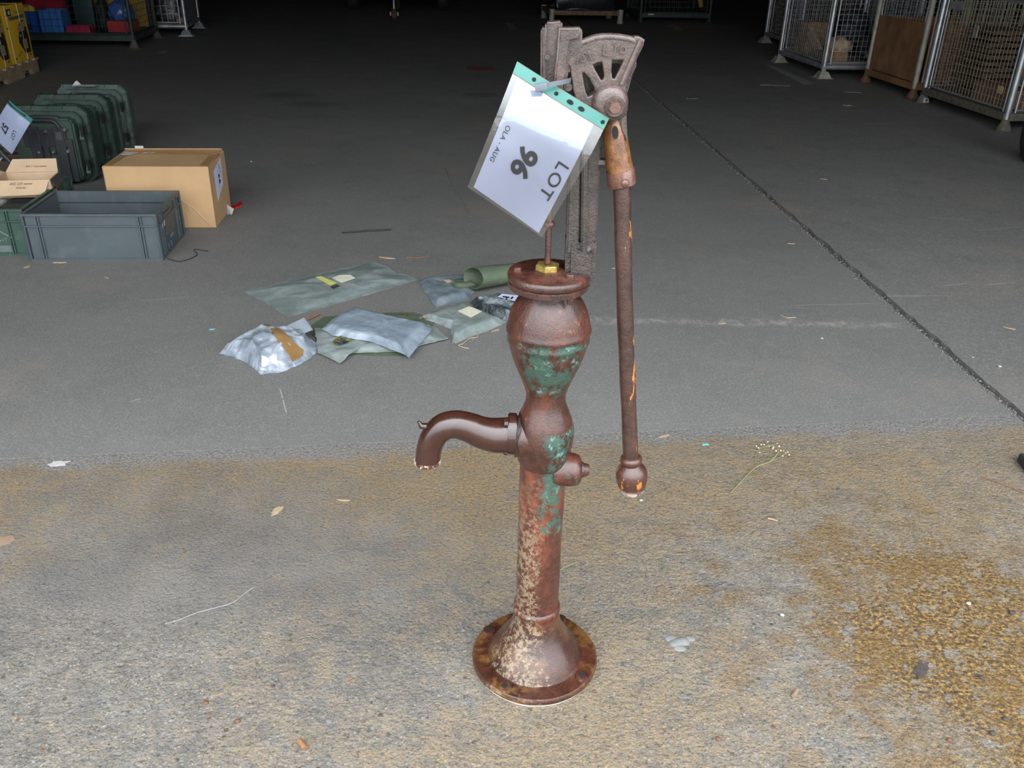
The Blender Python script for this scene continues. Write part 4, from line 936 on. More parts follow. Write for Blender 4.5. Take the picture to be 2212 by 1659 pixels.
def yellow_box(label, x, y, z, w, d, h, full=True):
    t = thing('printed_carton', label, 'box', palp(x, y, z), pw, 'yellow printed cartons on the pallet')
    bm = B(); box(bm, -w, 0, -d, 0, 0, h, .004); obj('carton', bm, YBOX, t, 40)
    e = .0015
    def pr(name, y0, y1, z0, z1, m_, off=e):
        bm = B(); box(bm, 0, off, -y1*d, -y0*d, z0*h, z1*h); return obj(name, bm, m_, t)
    if full:
        pr('emblem', .62, .80, .815, .935, PRNK_HOLE); em = pr('emblem_mark', .66, .74, .84, .91, STRAP, .0022)
        pr('print_bar', .08, .76, .74, .80, PRNG); pr('print_line', .14, .54, .845, .875, PRNT)
        # photograph of a site lamp printed on the side
        P_ = [(.08, .12), (.32, .12), (.40, .20), (.52, .34), (.50, .44), (.44, .50), (.46, .60), (.36, .64), (.30, .70), (.14, .70), (.10, .62), (.06, .40)]
        bm = B(); prism(bm, [(-a*d, b*h) for a, b in P_], 0, e, Matrix(((0, 0, 1, 0), (1, 0, 0, 0), (0, 1, 0, 0), (0, 0, 0, 1)))); ph = obj('printed_lamp', bm, PRNK_HOLE, t)
        for n_, (y0, y1, z0, z1), m_ in (('printed_lens', (.20, .44, .52, .62), PRNT), ('printed_lens', (.10, .30, .58, .68), PRNT), ('printed_panel', (.18, .36, .20, .37), PRNT), ('printed_tool', (.36, .46, .42, .47), PRNB)):
            bm = B(); box(bm, 0, .003, -y1*d, -y0*d, z0*h, z1*h); obj(n_, bm, m_, ph)
        for y0, z0 in ((.6, .10), (.75, .06), (.1, .06), (.85, .60), (.5, .14)): pr('print_mark', y0, y0+.07, z0, z0+.035, PRNG)
        for y in (.30, .85):
            bm = B(); box(bm, -w-.001, .003, -y*d-.006, -y*d+.006, -.0, h+.003); obj('strap', bm, STRAP, t)
    return t
yellow_box('yellow printed carton at the bare end of the pallet', -.03, -.03, PHT, .9, .55, .52)
yellow_box('yellow printed carton behind white sheet at pallet middle', -.03, -.585, PHT, .9, .55, .52)
yellow_box('yellow carton stacked on top of the other two', -.03, -.62, PHT+.525, .9, .5, .5, True)

# ================================================================== STILLAGES (wire cages)
def foot(bm, kind, s=1.0):
    if kind == 'bell': lathe(bm, [(0, 0), (.085, 0), (.085, .006), (.062, .012), (.052, .045), (.036, .07), (.03, .10), (0, .10)], 20)
    else:
        a, b = .075, .04; h0, h1 = .008, .075
        v = [bm.verts.new(p) for p in [(x*a, y*a, h0) for x, y in ((-1, -1), (1, -1), (1, 1), (-1, 1))]+[(x*b, y*b, h1) for x, y in ((-1, -1), (1, -1), (1, 1), (-1, 1))]]
        for q in ((0, 1, 2, 3), (4, 5, 6, 7), (0, 1, 5, 4), (1, 2, 6, 5), (2, 3, 7, 6), (3, 0, 4, 7)): bm.faces.new([v[i] for i in q])
        box(bm, -.095, .095, -.085, .085, 0, .008)
        lathe(bm, [(0, .07), (.027, .07), (.027, .13), (0, .13)], 14)
def stillage(label, near, rz, Wd, L, H, pm, wm, fm, fk, base=.13, cell=(.052, .052), bm_=None, dm=None, sides='nwes', panel_top=None, group='wire cages standing in the shed', tubes=True):
    """near: world position of the near-left corner; x to the right along the front, y going back"""
    t = thing('wire_cage', label, 'cage', near, rz, group)
    bm_ = bm_ or pm; dm = dm or bm_
    cs = ((0, 0), (Wd, 0), (Wd, L), (0, L))
    for x, y in cs:
        bm = B(); tube(bm, [(x, y, .09), (x, y, H)], .026, 14); obj('corner_post', bm, pm, t, 60)
        bm = B(); foot(bm, fk); bmesh.ops.translate(bm, vec=(x, y, 0), verts=bm.verts); obj('foot', bm, fm, t, 40)
    for i in range(4):
        a, b = cs[i], cs[(i+1) % 4]
        bm = B(); tube(bm, [(*a, base-.01), (*b, base-.01)], .03, 12 if tubes else 4); obj('base_rail', bm, bm_, t, 60)
        bm = B(); tube(bm, [(*a, H-.02), (*b, H-.02)], .02, 12); obj('top_rail', bm, pm, t, 60)
    bm = B(); box(bm, .02, Wd-.02, .02, L-.02, base+.02, base+.03); obj('deck', bm, dm, t)
    for nm, a, b in (('s', cs[0], cs[1]), ('e', cs[1], cs[2]), ('n', cs[2], cs[3]), ('w', cs[3], cs[0])):
        if nm not in sides: continue
        A, C_ = Vector((*a, 0)), Vector((*b, 0)); d = (C_-A); ln = d.length; d.normalize()
        bm = B(); z0 = base+.045; zt = H-.06
        n1 = int((ln-.14)/cell[0]); n2 = int((zt-z0)/cell[1])
        for i in range(n1+1):
            p = A+d*(.07+(ln-.14)*i/n1); tube(bm, [p+Vector((0, 0, z0)), p+Vector((0, 0, zt))], .0022, 4)
        for j in range(n2+1):
            z = lerp(z0, zt, j/n2); tube(bm, [A+d*.07+Vector((0, 0, z)), C_-d*.07+Vector((0, 0, z))], .0020, 4)
        mp = obj('mesh_panel', bm, wm, t)
        bm = B()
        for p in (A+d*.065, C_-d*.065): tube(bm, [p+Vector((0, 0, base+.02)), p+Vector((0, 0, H-.03))], .009, 8)
        for z in (base+.04, H-.05): tube(bm, [A+d*.065+Vector((0, 0, z)), C_-d*.065+Vector((0, 0, z))], .009, 8)
        obj('panel_frame', bm, pm, mp, 60)
    return t
RY = math.atan2(.155, 1.278)          # right row is turned a little
r2b, r3b, r4b = G(1776, 169), G(1970, 214), G(2166, 284)
c2 = stillage('galvanised wire cage of paper and dark bags on square feet', r2b, RY, 1.0, 1.285, 1.15, STEEL, WIREM, CREAM, 'sq', bm_=STEEL, dm=CREAM)
c3 = stillage('wire cage with brown rusted sheet panels on rusted bell feet', r3b, RY, 1.0, 1.0, 1.15, CREAM, WIREM, RUSTF, 'bell', bm_=RUSTS, dm=RUSTS, tubes=False)
for nm, P4 in (('side_sheet', [(-.012, .05, .16), (-.012, .95, .16), (-.012, .95, .69), (-.012, .05, .70)]), ('side_sheet', [(1.0, .05, .16), (1.0, .95, .16), (1.0, .95, .70), (1.0, .05, .70)]), ('end_sheet', [(.05, 1.0, .16), (.95, 1.0, .16), (.95, 1.0, .68), (.05, 1.0, .68)]), ('end_sheet', [(.05, 0, .16), (.95, 0, .16), (.95, 0, .68), (.05, 0, .68)])):
    bm = B(); panel(bm, P4, .006); obj(nm, bm, RUSTS, c3)
c4 = stillage('tall wire cage of timber and rubble beside the rusted-sheet cage', r4b, RY, 1.25, 1.30, 1.03, STEEL, plain('dull_brass_wire', (.33, .29, .21), .5, .3, 20, .1, .4), GRIME, 'bell', bm_=GRIME, dm=GRIME, tubes=False, cell=(.047, .06))
ft = r4b + Vector((-math.sin(RY)*1.30, math.cos(RY)*1.30, 0))
bm = B(); panel(bm, [(-.03, -.066, .020), (.03, -.066, .020), (.022, -.052, .060), (-.022, -.052, .060)], -.002); lb = obj('foot_label', bm, SCRAP, c4, None, Vector((0, 1.30, 0)))
me = textmesh('4', .04, .002, 0, .0006); me.transform(T(0, -.066, .040) @ rot('X', 72)); mobj('lettering', me, INK, lb)
r1 = G(1652, 92) - Vector((-math.sin(RY)*1.2, math.cos(RY)*1.2, 0)); c1 = stillage('dim wire cage of brown boards standing behind galvanised cage', r1, RY, 1.0, 1.2, 1.15, STEEL, WIREM, CREAM, 'sq', dm=RUSTS)
r5 = r4b + Vector((math.sin(RY)*.12+.12, -math.cos(RY)*.10+.02, 0))
# neighbour just right of the tall cage
r5n = r4b + Vector((1.38*math.cos(RY), 1.38*math.sin(RY), 0))
def loc(base, rz, x, y, z=0): return base + Vector((x*math.cos(rz)-y*math.sin(rz), x*math.sin(rz)+y*math.cos(rz), z))
# ---- things inside the right cages
def blob(name, label, cat, base, rz, x, y, z, sx, sy, sz, mat, seed, amp=.35, group=None, fr=2.2, flat=False):
    bm = B(); bmesh.ops.create_icosphere(bm, subdivisions=4, radius=1)
    for v in bm.verts:
        d = v.co.normalized(); k = 1+amp*nz(d.x*fr+seed, d.y*fr, d.z*fr)+amp*.4*abs(nz(d.x*fr*2.7, d.y*fr*2.7+seed, d.z*fr*2.7))
        v.co = Vector((d.x*sx*k, d.y*sy*k, max(-sz*.55, d.z*sz*k)+sz*.55))
    o = obj(name, bm, mat, None, 35 if flat else 179, loc(base, rz, x, y, z), rz); return tag(o, label, cat, group)
def carton(name, label, base, rz, x, y, z, w, d, h, mat, turn=0, group=None):
    t = thing(name, label, 'box', loc(base, rz, x, y, z), rz+turn, group)
    bm = B(); box(bm, -w/2, w/2, -d/2, d/2, 0, h, .004); obj('carton', bm, mat, t, 40)
    bm = B(); box(bm, -.03, .03, -d/2-.001, d/2+.001, h*.7, h+.0015); obj('tape', bm, CARDT, t)
    return t
DK = .16
carton('cardboard_carton', 'squat brown carton on the floor of galvanised paper cage', r2b, RY, .20, .30, DK, .26, .3, .09, CARDD)
blob('paper_sack', 'crumpled pale paper sack on top of the squat carton', 'sack', r2b, RY, .25, .28, DK+.088, .14, .13, .10, CARDL, 3.1, .3)
blob('plastic_bag', 'dark polythene bag slumped in galvanised paper cage', 'bag', r2b, RY, .68, .28, DK, .17, .16, .16, PLBAG, 5.2, .35)
blob('plastic_bag', 'black polythene bag heaped behind the slumped dark bag', 'bag', r2b, RY, .68, .88, DK, .19, .19, .32, PLBAG, 8.3, .3)
carton('cardboard_carton', 'tall dull carton leaning at back of galvanised paper cage', r2b, RY, .24, 1.02, DK, .26, .28, .34, CARDD, .08)
bm = B(); box(bm, -.02, .02, -.2, .2, -.05, .05, .002, rot('X', 28)); tag(obj('cardboard_sheet', bm, CARDL, None, None, loc(r2b, RY, .12, .62, DK+.16), RY), 'folded pale cardboard strip slanting inside galvanised paper cage', 'cardboard')
bm = B(); panel(bm, [(-.006, .62, .86), (-.006, .50, .86), (-.006, .50, .98), (-.006, .62, .98)], .002); obj('hanging_label', bm, plain('grey_blue_label', (.3, .31, .36), .6), c2)
# rusted-sheet cage stays empty behind its sheets
# tall cage: timber bundle, box, rubble
tb = thing('timber_bundle', 'bundle of brown boards stacked across tall wire cage', 'timber', loc(r4b, RY, .66, .95, DK), RY)
WD = plain('old_brown_board', (.085, .055, .034), .8, .3, 10, .3)
for i in range(11):
    bm = B(); box(bm, -.48+.05*nz(i*1.7, 2), .48+.05*nz(i*1.3, 5), -.22+.03*nz(i*2.1, 1), .20, i*.052, i*.052+.034+.012*nz(i*1.9, 4), .003); obj('board', bm, WD, tb)
fb = thing('board_stack', 'low stack of reddish brown boards in tall wire cage', 'timber', loc(r4b, RY, .42, .40, DK), RY)
WD2 = plain('reddish_board', (.17, .095, .065), .8, .25, 10, .3)
for i in range(8):
    bm = B(); box(bm, -.33+i*.083, -.33+i*.083+.074, -.30, .30, .02*abs(nz(i, 9)), .15+.02*nz(i, 3), .003); obj('board', bm, WD2, fb)
carton('cardboard_carton', 'mustard brown carton on boards inside tall wire cage', r4b, RY, .62, .50, DK+.18, .40, .22, .30, plain('mustard_card', (.36, .19, .05), .75, .15, 6), .25)
for i, (x, y, z, s_) in enumerate(((.24, .20, DK+.175, .075), (.46, .20, DK+.175, .08), (.68, .20, DK+.175, .075), (.44, .21, DK+.275, .06))):
    blob('rubble_lump', 'grey lump perched on top of other lumps in tall cage' if i == 3 else 'grey wrapped lump resting on boards in tall cage', 'rubble', r4b, RY, x, y, z, s_*1.3, s_, s_*.6, GLSB, i*3.3+1, .4, 'grey lumps in the tall cage', 2.6, True)
bm = B(); box(bm, -.06, .06, -.004, .004, -.05, .05); tag(obj('white_card', bm, SCRAP, None, None, loc(r4b, RY, .05, .80, .70), RY+1.3), 'small white card inside tall wire cage', 'card')
bm = B(); box(bm, -.04, .04, -.003, .003, -.03, .03); tag(obj('yellow_card', bm, YLAB, None, None, loc(r4b, RY, .03, .22, .30), RY+1.5), 'small yellow card low inside tall wire cage', 'card')
bm = B(); panel(bm, [(-.014, 1.18, .86), (-.014, .96, .86), (-.014, .96, .92), (-.014, 1.18, .92)], .003); obj('name_plate', bm, plain('dull_plate', (.2, .21, .22), .5), c4)
bst = thing('board_stack', 'dark stack of boards filling dim cage behind galvanised one', 'timber', loc(r1, RY, .5, .6, DK), RY)
for i in range(9):
    bm = B(); box(bm, -.42, .42, -.5, .5, i*.09, i*.09+.07, .003); obj('board', bm, WD, bst)
# wheel at the right edge
wl = G(2212, 352); 
wt = thing('tyred_wheel', 'black rubber tyred wheel standing by tall wire cage', 'wheel', Vector((wl.x+.055, wl.y+.02, 0)), math.radians(-14))
tr_ = .235
bm = B(); lathe(bm, [(tr_*.58, -.055), (tr_*.9, -.06), (tr_*.985, -.045), (tr_, -.02), (tr_, .02), (tr_*.985, .045), (tr_*.9, .06), (tr_*.58, .055), (tr_*.55, 0), (tr_*.58, -.055)], 48, T(0, 0, tr_) @ rot('Y', 90)); obj('tyre', bm, RUBBER, wt, 40)
bm = B(); lathe(bm, [(0, -.02), (tr_*.2, -.02), (tr_*.25, -.045), (tr_*.58, -.05), (tr_*.6, 0), (tr_*.58, .05), (tr_*.25, .045), (tr_*.2, .02), (0, .02)], 40, T(0, 0, tr_) @ rot('Y', 90)); obj('hub', bm, plain('dull_wheel_hub', (.35, .35, .34), .5, .4, 20, .3, .3), wt, 40)

# ---- left stillages
LY = math.radians(10)
def nearleft(nr, Wd, rz): return nr - Vector((math.cos(rz)*Wd, math.sin(rz)*Wd, 0))
gR = G(291, 105); gR.z = 0; GW, GL = 2.0, 1.15; lz = math.radians(7)
gN = nearleft(gR, GW, lz)
gs = stillage('dark green wire cage of bright plastic crates and bags', gN, lz, GW, GL, 1.15, DARKM, DARKM, GRIME, 'bell', cell=(.075, .075), tubes=False, dm=DARKM)
def gi(x, y, z=DK): return x, y, z
def basket(label, base, rz, x, y, z, w, d, h, mat, group=None, plate_=False, name='plastic_basket'):
    t = thing(name, label, 'crate', loc(base, rz, x, y, z), rz, group)
    bm = B(); th = .006
    box(bm, -w/2, w/2, -d/2, -d/2+th, 0, h); box(bm, -w/2, w/2, d/2-th, d/2, 0, h); box(bm, -w/2, -w/2+th, -d/2, d/2, 0, h); box(bm, w/2-th, w/2, -d/2, d/2, 0, h); box(bm, -w/2, w/2, -d/2, d/2, 0, .006)
    obj('body', bm, mat, t)
    n_ = max(3, int(w/.09))
    for i in range(n_+1):
        xx = lerp(-w/2, w/2, i/n_); bm = B(); box(bm, xx-.005, xx+.005, -d/2-.006, -d/2, 0, h); obj('rib', bm, mat, t)
    for j in range(4):
        zz = lerp(.005, h-.005, j/3); bm = B(); box(bm, -w/2-.004, w/2+.004, -d/2-.007, -d/2, zz-.005, zz+.005); obj('rib', bm, mat, t)
    if plate_:
        bm = B(); box(bm, -.09, .09, -d/2-.010, -d/2-.006, .04, .11); obj('label_plate', bm, DGREEN, t)
    return t
basket('dark blue ribbed basket with a label plate in green cage', gN, lz, GW-1.265, .20, DK, .34, .3, .25, BLUEP, None, True)
basket('light blue ribbed basket beside the dark blue one', gN, lz, GW-.94, .20, DK, .25, .28, .26, BLUEL)
basket('low crimson tray in front of dark tarpaulin in green cage', gN, lz, GW-.64, .14, DK, .27, .2, .085, plain('crimson_plastic', (.33, .012, .05), .4), None, False, 'plastic_tray')
basket('red tray under blue bag in green cage', gN, lz, GW-.20, .42, DK, .30, .3, .13, REDP, None, False, 'plastic_tray')
blob('red_cloth', 'crumpled crimson cloth heaped behind blue baskets', 'cloth', gN, lz, GW-1.20, .66, DK, .28, .16, .33, REDC, 2.2, .25)
blob('yellow_cloth', 'folded yellow cloth poking above dark blue basket', 'cloth', gN, lz, GW-1.23, .20, DK+.17, .085, .07, .09, YELC, 4.4, .25)
bm = B(); box(bm, -.12, .12, -.05, .05, 0, .9, .02); tag(obj('rolled_tarpaulin', bm, TARP, None, 40, loc(gN, lz, GW-.70, .60, DK), lz), 'dark teal rolled tarpaulin standing upright in green cage', 'tarpaulin')
bm = B(); box(bm, -.32, .32, -.01, .01, 0, .72, .004); tag(obj('amber_board', bm, AMBER, None, None, loc(gN, lz, GW-.36, .98, DK), lz), 'amber yellow board standing at back of green cage', 'board')
blob('blue_bag', 'shiny blue plastic bag resting on red tray', 'bag', gN, lz, GW-.20, .42, DK+.135, .15, .13, .15, BLUEB, 6.1, .2)
blob('dark_bundle', 'dark green fabric bundle beside blue bag in green cage', 'bundle', gN, lz, GW-.465, .56, DK, .09, .12, .24, DGREEN, 7.7, .2)
vR = G(404, 77); vR.z = 0; vz = math.radians(9); vN = nearleft(vR, 1.2, vz)
vs_ = stillage('galvanised wire cage standing past the dark green cage', vN, vz, 1.2, 1.05, 1.15, STEEL, WIREM, STEEL, 'sq', cell=(.075, .1), dm=RUSTS)
bm = B(); panel(bm, [(1.21, .08, .17), (1.21, .95, .17), (1.21, .95, 1.0), (1.21, .08, 1.0)], -.006); obj('side_sheet', bm, plain('grey_sheet', (.16, .17, .18), .6, .15), vs_)
blob('dark_bundle', 'grey wrapped bundle inside the galvanised cage at back', 'bundle', vN, vz, .95, .5, DK, .2, .25, .25, GLSB, 1.7, .3)
blob('stone_lump', 'pale rounded lump on deck edge of galvanised cage', 'stone', vN, vz, 1.12, .10, DK, .05, .04, .05, FLAKE, 2.7, .2)

# ---- trailer, wrapped pallet and far cage
trc = (G(762, 20)+G(958, 24))/2; trc.z = 0; trz = math.radians(7)
tl_ = thing('small_trailer', 'dark two-wheeled trailer propped on a thin jockey leg', 'trailer', trc, trz)
for x in (-.82, .82):
    bm = B(); r_ = .30; lathe(bm, [(r_*.55, -.09), (r_*.9, -.10), (r_, -.07), (r_, .07), (r_*.9, .10), (r_*.55, .09), (r_*.5, 0), (r_*.55, -.09)], 36, T(x, 0, r_) @ rot('Y', 90)); wh = obj('wheel', bm, RUBBER, tl_, 40)
    bm = B(); lathe(bm, [(0, -.04), (r_*.55, -.05), (r_*.55, .05), (0, .04)], 24, T(x, 0, r_) @ rot('Y', 90)); obj('hub', bm, GRIME, wh, 40)
bm = B(); box(bm, -.70, .70, -.75, 1.4, .31, .37, .004); obj('chassis', bm, GRIME, tl_)
bm = B(); box(bm, -.68, .68, -.7, 1.35, .37, .75, .01); obj('body', bm, DARKM, tl_)
for x in (-.5, -.05, .2, .48):
    bm = B(); box(bm, x-.1, x+.1, -.765, -.745, .315, .38); obj('plate', bm, CREAM, tl_)
bm = B(); tube(bm, [(-.0, -.2, .06), (0, -.75, .36)], .03, 8); tube(bm, [(.0, -.7, .34), (.0, -1.95, .36)], .03, 8); obj('drawbar', bm, GRIME, tl_)
jl_ = G(852, 42)-trc; jl_ = Vector((jl_.x*math.cos(-trz)-jl_.y*math.sin(-trz), jl_.x*math.sin(-trz)+jl_.y*math.cos(-trz), 0))
bm = B(); tube(bm, [jl_+Vector((0, 0, .10)), jl_+Vector((0, 0, .62))], .02, 10); lg = obj('jockey_leg', bm, STEEL, tl_, 60)
bm = B(); lathe(bm, [(0, -.035), (.08, -.035), (.085, 0), (.08, .035), (0, .035)], 20, T(jl_.x, jl_.y, .085) @ rot('Y', 90)); obj('jockey_wheel', bm, RUSTF, lg, 40)
for s_ in (-1, 1):
    bm = B(); box(bm, jl_.x+s_*.06-.012, jl_.x+s_*.06+.012, jl_.y-.02, jl_.y+.02, .06, .12); obj('fork', bm, CREAM, lg)
pR = G(1345, 52); pR.z = 0; pz_ = math.radians(7); pN = nearleft(pR, 1.25, pz_)
sp_ = thing('steel_pallet', 'rusty steel post pallet carrying a black wrapped load', 'pallet', pN, pz_)
bm = B(); box(bm, 0, 1.25, 0, 1.0, .13, .20, .004); obj('deck', bm, plain('dirty_rust_deck', (.17, .11, .065), .8, .4, 14), sp_)
for x, y in ((.04, .04), (1.21, .04), (1.21, .96), (.04, .96)):
    bm = B(); v = lathe(bm, [(0, 0), (.06, 0), (.045, .06), (.05, .16), (.05, .22), (0, .22)], 12, T(x, y, 0)); obj('post_foot', bm, CREAM, sp_, 40)
wr = thing('wrapped_load', 'black stretch-wrapped load with shiny creases on steel pallet', 'load', loc(pN, pz_, .62, .5, .202), pz_)
bm = B(); box(bm, -.5, .5, -.42, .42, 0, .8, .03); bmesh.ops.subdivide_edges(bm, edges=bm.edges[:], cuts=6, use_grid_fill=True)
for v in bm.verts: v.co += Vector((.03*nz(v.co.x*5, v.co.z*14), .03*nz(v.co.z*14, v.co.x*5, 3), 0))
obj('wrap', bm, WRAPD, wr, 30)
fL = G(1383, 49); fL.z = 0; fz = math.radians(7)
fc = stillage('dark green wire cage with yellow cloth draped inside', fL, fz, 1.22, 1.0, 1.15, DARKM, DARKM, DARKM, 'bell', cell=(.08, .08), tubes=False)
bm = B(); panel(bm, [(.12, -.032, .125), (.22, -.032, .125), (.22, -.032, .15), (.12, -.032, .15)], -.002); obj('tag_plate', bm, SCRAP, fc)
def drape(label, base, rz, pts, yoff, mat):
    bm = B(); P_ = [Vector((x, yoff+.02*math.sin(x*23), z)) for x, z in pts]; Q = [p+Vector((0, .02, 0)) for p in P_]
    a = [bm.verts.new(p) for p in P_]; b = [bm.verts.new(p) for p in Q]; bm.faces.new(a); bm.faces.new(b[::-1])
    for i in range(len(a)): bm.faces.new((a[i], a[(i+1) % len(a)], b[(i+1) % len(a)], b[i]))
    return tag(obj('yellow_cloth', bm, mat, None, None, base, rz), label, 'cloth')
drape('mustard yellow cloth hanging on the mesh of far green cage', fL, fz, ((.28, 1.09), (.98, 1.09), (1.06, .50), (1.10, .26), (1.03, .25), (.99, .38), (.92, .42), (.78, .41), (.70, .44), (.66, .40), (.60, .44), (.50, .60), (.36, .58), (.30, .62)), .05, plain('mustard_cloth', (.4, .24, .015), .8, .2, 12))

# ================================================================== PLASTIC BAGS ON THE FLOOR
def poly_bag(name, label, cat, pxs, zs, thick, margin, mat, seed, wr=.004, rings=16, N=110, z0=.001, ridged=0, part_of=None, smooth=60, wob=.006, skew=(0, 0), pw_=1.0, fold=(17, 40), dome=False):
    P_ = [G(*q, z) for q, z in zip(pxs, zs if isinstance(zs, (list, tuple)) else [zs]*len(pxs))]
    P_ = [Vector((p.x, p.y, 0)) for p in P_]
    per = [(P_[(i+1) % len(P_)]-P_[i]).length for i in range(len(P_))]; tot = sum(per); bd = []
    for i, p in enumerate(P_):
        k = max(2, round(N*per[i]/tot))
        for j in range(k):
            q = p.lerp(P_[(i+1) % len(P_)], j/k)
            nrm = (P_[(i+1) % len(P_)]-p).normalized(); nrm = Vector((nrm.y, -nrm.x, 0))
            env = math.sin(math.pi*j/k)**.5 if j else 0
            bd.append(q+nrm*wob*env*(nz(q.x*26+seed, q.y*26)+.6*nz(q.x*60, q.y*60+seed)))
    cen = sum(P_, Vector())/len(P_)+Vector((*skew, 0)); sxx = sum((q.x-cen.x)**2 for q in bd); syy = sum((q.y-cen.y)**2 for q in bd); sxy = sum((q.x-cen.x)*(q.y-cen.y) for q in bd); dt_ = sxx*syy-sxy*sxy
    bm = B(); prev = None; n_ = len(bd)
    c0_ = bm.verts.new((cen.x, cen.y, z0+thick+wr*nz(cen.x*20, cen.y*20, seed)))
    for i in range(1, rings+1):
        r = i/rings; cur = []
        for q in bd:
            p = cen.lerp(q, r); e_ = min(1, (1-r)/margin); e_ = (e_*e_*(3-2*e_))**pw_
            if dome:
                X, Y = p.x-cen.x, p.y-cen.y; m2 = len(bd)*(syy*X*X-2*sxy*X*Y+sxx*Y*Y)/dt_/2.0
                e_ = max(0, 1-m2*.80)**.55*min(1, (1-r)/.28)**.8
            w = wr*(nz(p.x*14+seed, p.y*14)+.6*nz(p.x*38, p.y*38+seed))
            if ridged: w += ridged*(.5-abs(nz(p.x*fold[0]+seed, p.y*fold[0], 2))*2.2)*e_ + ridged*.5*(.4-abs(nz(p.x*fold[1], p.y*fold[1]+seed, 5))*2)*e_
            z = z0+.0012+thick*e_+w*min(1, e_+.25)+(.004*abs(nz(q.x*30+seed, q.y*30, 3)) if i == rings else 0)
            cur.append(bm.verts.new((p.x, p.y, max(z, z0+.0012))))
        for j in range(n_):
            if prev is None: bm.faces.new((c0_, cur[j], cur[(j+1) % n_]))
            else: bm.faces.new((prev[j], cur[j], cur[(j+1) % n_], prev[(j+1) % n_]))
        prev = cur
    low = [bm.verts.new((v.co.x, v.co.y, z0)) for v in prev]
    for j in range(n_): bm.faces.new((prev[j], low[j], low[(j+1) % n_], prev[(j+1) % n_]))
    bm.faces.new(low)
    t = part_of
    if t is None:
        t = thing(name, label, cat, (cen.x, cen.y, 0))
    o = obj('film' if part_of is None else name, bm, mat, None, smooth)
    o.parent = t; o.matrix_parent_inverse = Matrix.Translation(-Vector(t.location))
    return t
def sticker(t, pxs, z, mat, name='label', txt=None, th=.001, crinkle=.0):
    bm = B(); P_ = [G(*q, z) for q in pxs]; prism(bm, [(p.x, p.y) for p in P_], z, z+th)
    o = obj(name, bm, mat); o.parent = t; o.matrix_parent_inverse = Matrix.Translation(-Vector(t.location))
    if txt:
        a, b = P_[0].lerp(P_[3], .5), P_[1].lerp(P_[2], .5); dx_ = (b-a); me = textmesh(txt, dx_.length*.26, 0, 0, .0001)
        ang = math.atan2(dx_.y, dx_.x); c_ = sum(P_, Vector())/4; me.transform(T(c_.x, c_.y, z+th+.0003) @ Matrix.Rotation(ang, 4, 'Z')); l_ = mobj('lettering', me, FADE); l_.parent = o; l_.matrix_parent_inverse = Matrix.Translation(Vector((0, 0, 0)))
        l_.matrix_parent_inverse = (Matrix.Translation(-Vector((0, 0, 0))))
        # keep world placement: parent sits at the bag's frame
    return o
bb = poly_bag('flat_plastic_bag', 'large flat grey-green plastic bag with yellow and white labels', 'bag', ((528, 630), (568, 650), (622, 685), (760, 647), (901, 605), (876, 594), (854, 590), (838, 577), (808, 566), (670, 596)), .001, .012, .45, FILMG, 1.0, .005, wob=.008)
zb_ = .0165
sticker(bb, ((682, 599), (694, 597), (727, 612), (714, 617)), zb_, YLAB, th=.002); sticker(bb, ((718, 601), (733, 595), (757, 594), (767, 601), (738, 611)), zb_, PAPERO, th=.002)
sticker(bb, ((712, 618), (726, 614), (735, 618), (720, 624)), zb_-.001, PLBAG, 'dark_patch')
gsheet = poly_bag('olive_sheet', 'dark olive canvas sheet with brass eyelets under the packets', 'canvas', ((664, 708), (700, 685), (828, 677), (893, 675), (942, 694), (905, 740), (872, 770), (735, 768), (690, 745)), .001, .005, .25, OLIVE, 2.0, .003, wob=.004)
for px, py in ((829, 679), (875, 681), (918, 687)):
    g_ = G(px, py, .008); bm = B(); lathe(bm, [(.006, 0), (.012, 0), (.0125, .003), (.010, .0045), (.006, .004), (.006, 0)], 16, T(g_.x, g_.y, .0065)); o = obj('eyelet', bm, BRASS, None, 40); o.parent = gsheet; o.matrix_parent_inverse = Matrix.Translation(-Vector(gsheet.location))
pg = poly_bag('pale_plastic_bag', 'pale green empty plastic bag folded beneath the thick packet', 'bag', ((680, 711), (725, 714), (800, 718), (925, 704), (942, 712), (968, 734), (910, 748), (868, 762), (790, 764), (738, 766), (735, 788), (712, 776), (686, 765)), .004, .010, .35, FILML, 3.0, .008, z0=.009, wob=.006, skew=(.0, .02))
ft_ = poly_bag('foil_packet', 'crumpled yellow and black foil packet on pale bag', 'packet', ((720, 735), (733, 725), (760, 726), (764, 734), (742, 743), (723, 746)), .024, .008, .6, m_film('black_yellow_foil', (.02, .025, .04), (.36, .33, .05), .12, .25, 40), 4.0, .004, 10, 60, .022, .004)
bp_ = poly_bag('thick_plastic_packet', 'thick blue-grey plastic packet lying on pale green bag', 'packet', ((695, 708), (718, 688), (757, 663), (800, 676), (932, 704), (931, 712), (905, 742), (883, 771), (877, 764), (800, 735), (718, 722)), .032, .026, .2, FILMB, 5.0, .003, z0=.026, wob=.004)
wp = poly_bag('labelled_plastic_packet', 'grey-green plastic packet with one square cream label', 'packet', ((901, 682), (948, 668), (1000, 652), (1042, 668), (1094, 690), (1060, 708), (1022, 721), (985, 737), (977, 735), (974, 706), (940, 693)), .012, .028, .28, FILMG, 6.0, .004, wob=.005)
sticker(wp, ((989, 672), (1014, 662), (1041, 673), (1017, 686)), .0325, PAPERO, th=.0015)
dp = poly_bag('dark_plastic_packet', 'dark blue-grey plastic envelope lying under olive canvas roll', 'packet', ((901, 604), (925, 597), (952, 593), (1022, 592), (1030, 612), (1016, 643), (980, 650), (942, 660), (936, 655), (915, 622)), .012, .022, .3, FILMD, 7.0, .004, wob=.004)
sticker(dp, ((958, 606), (971, 604), (978, 608), (967, 612)), .026, CARDL, 'tan_scrap')
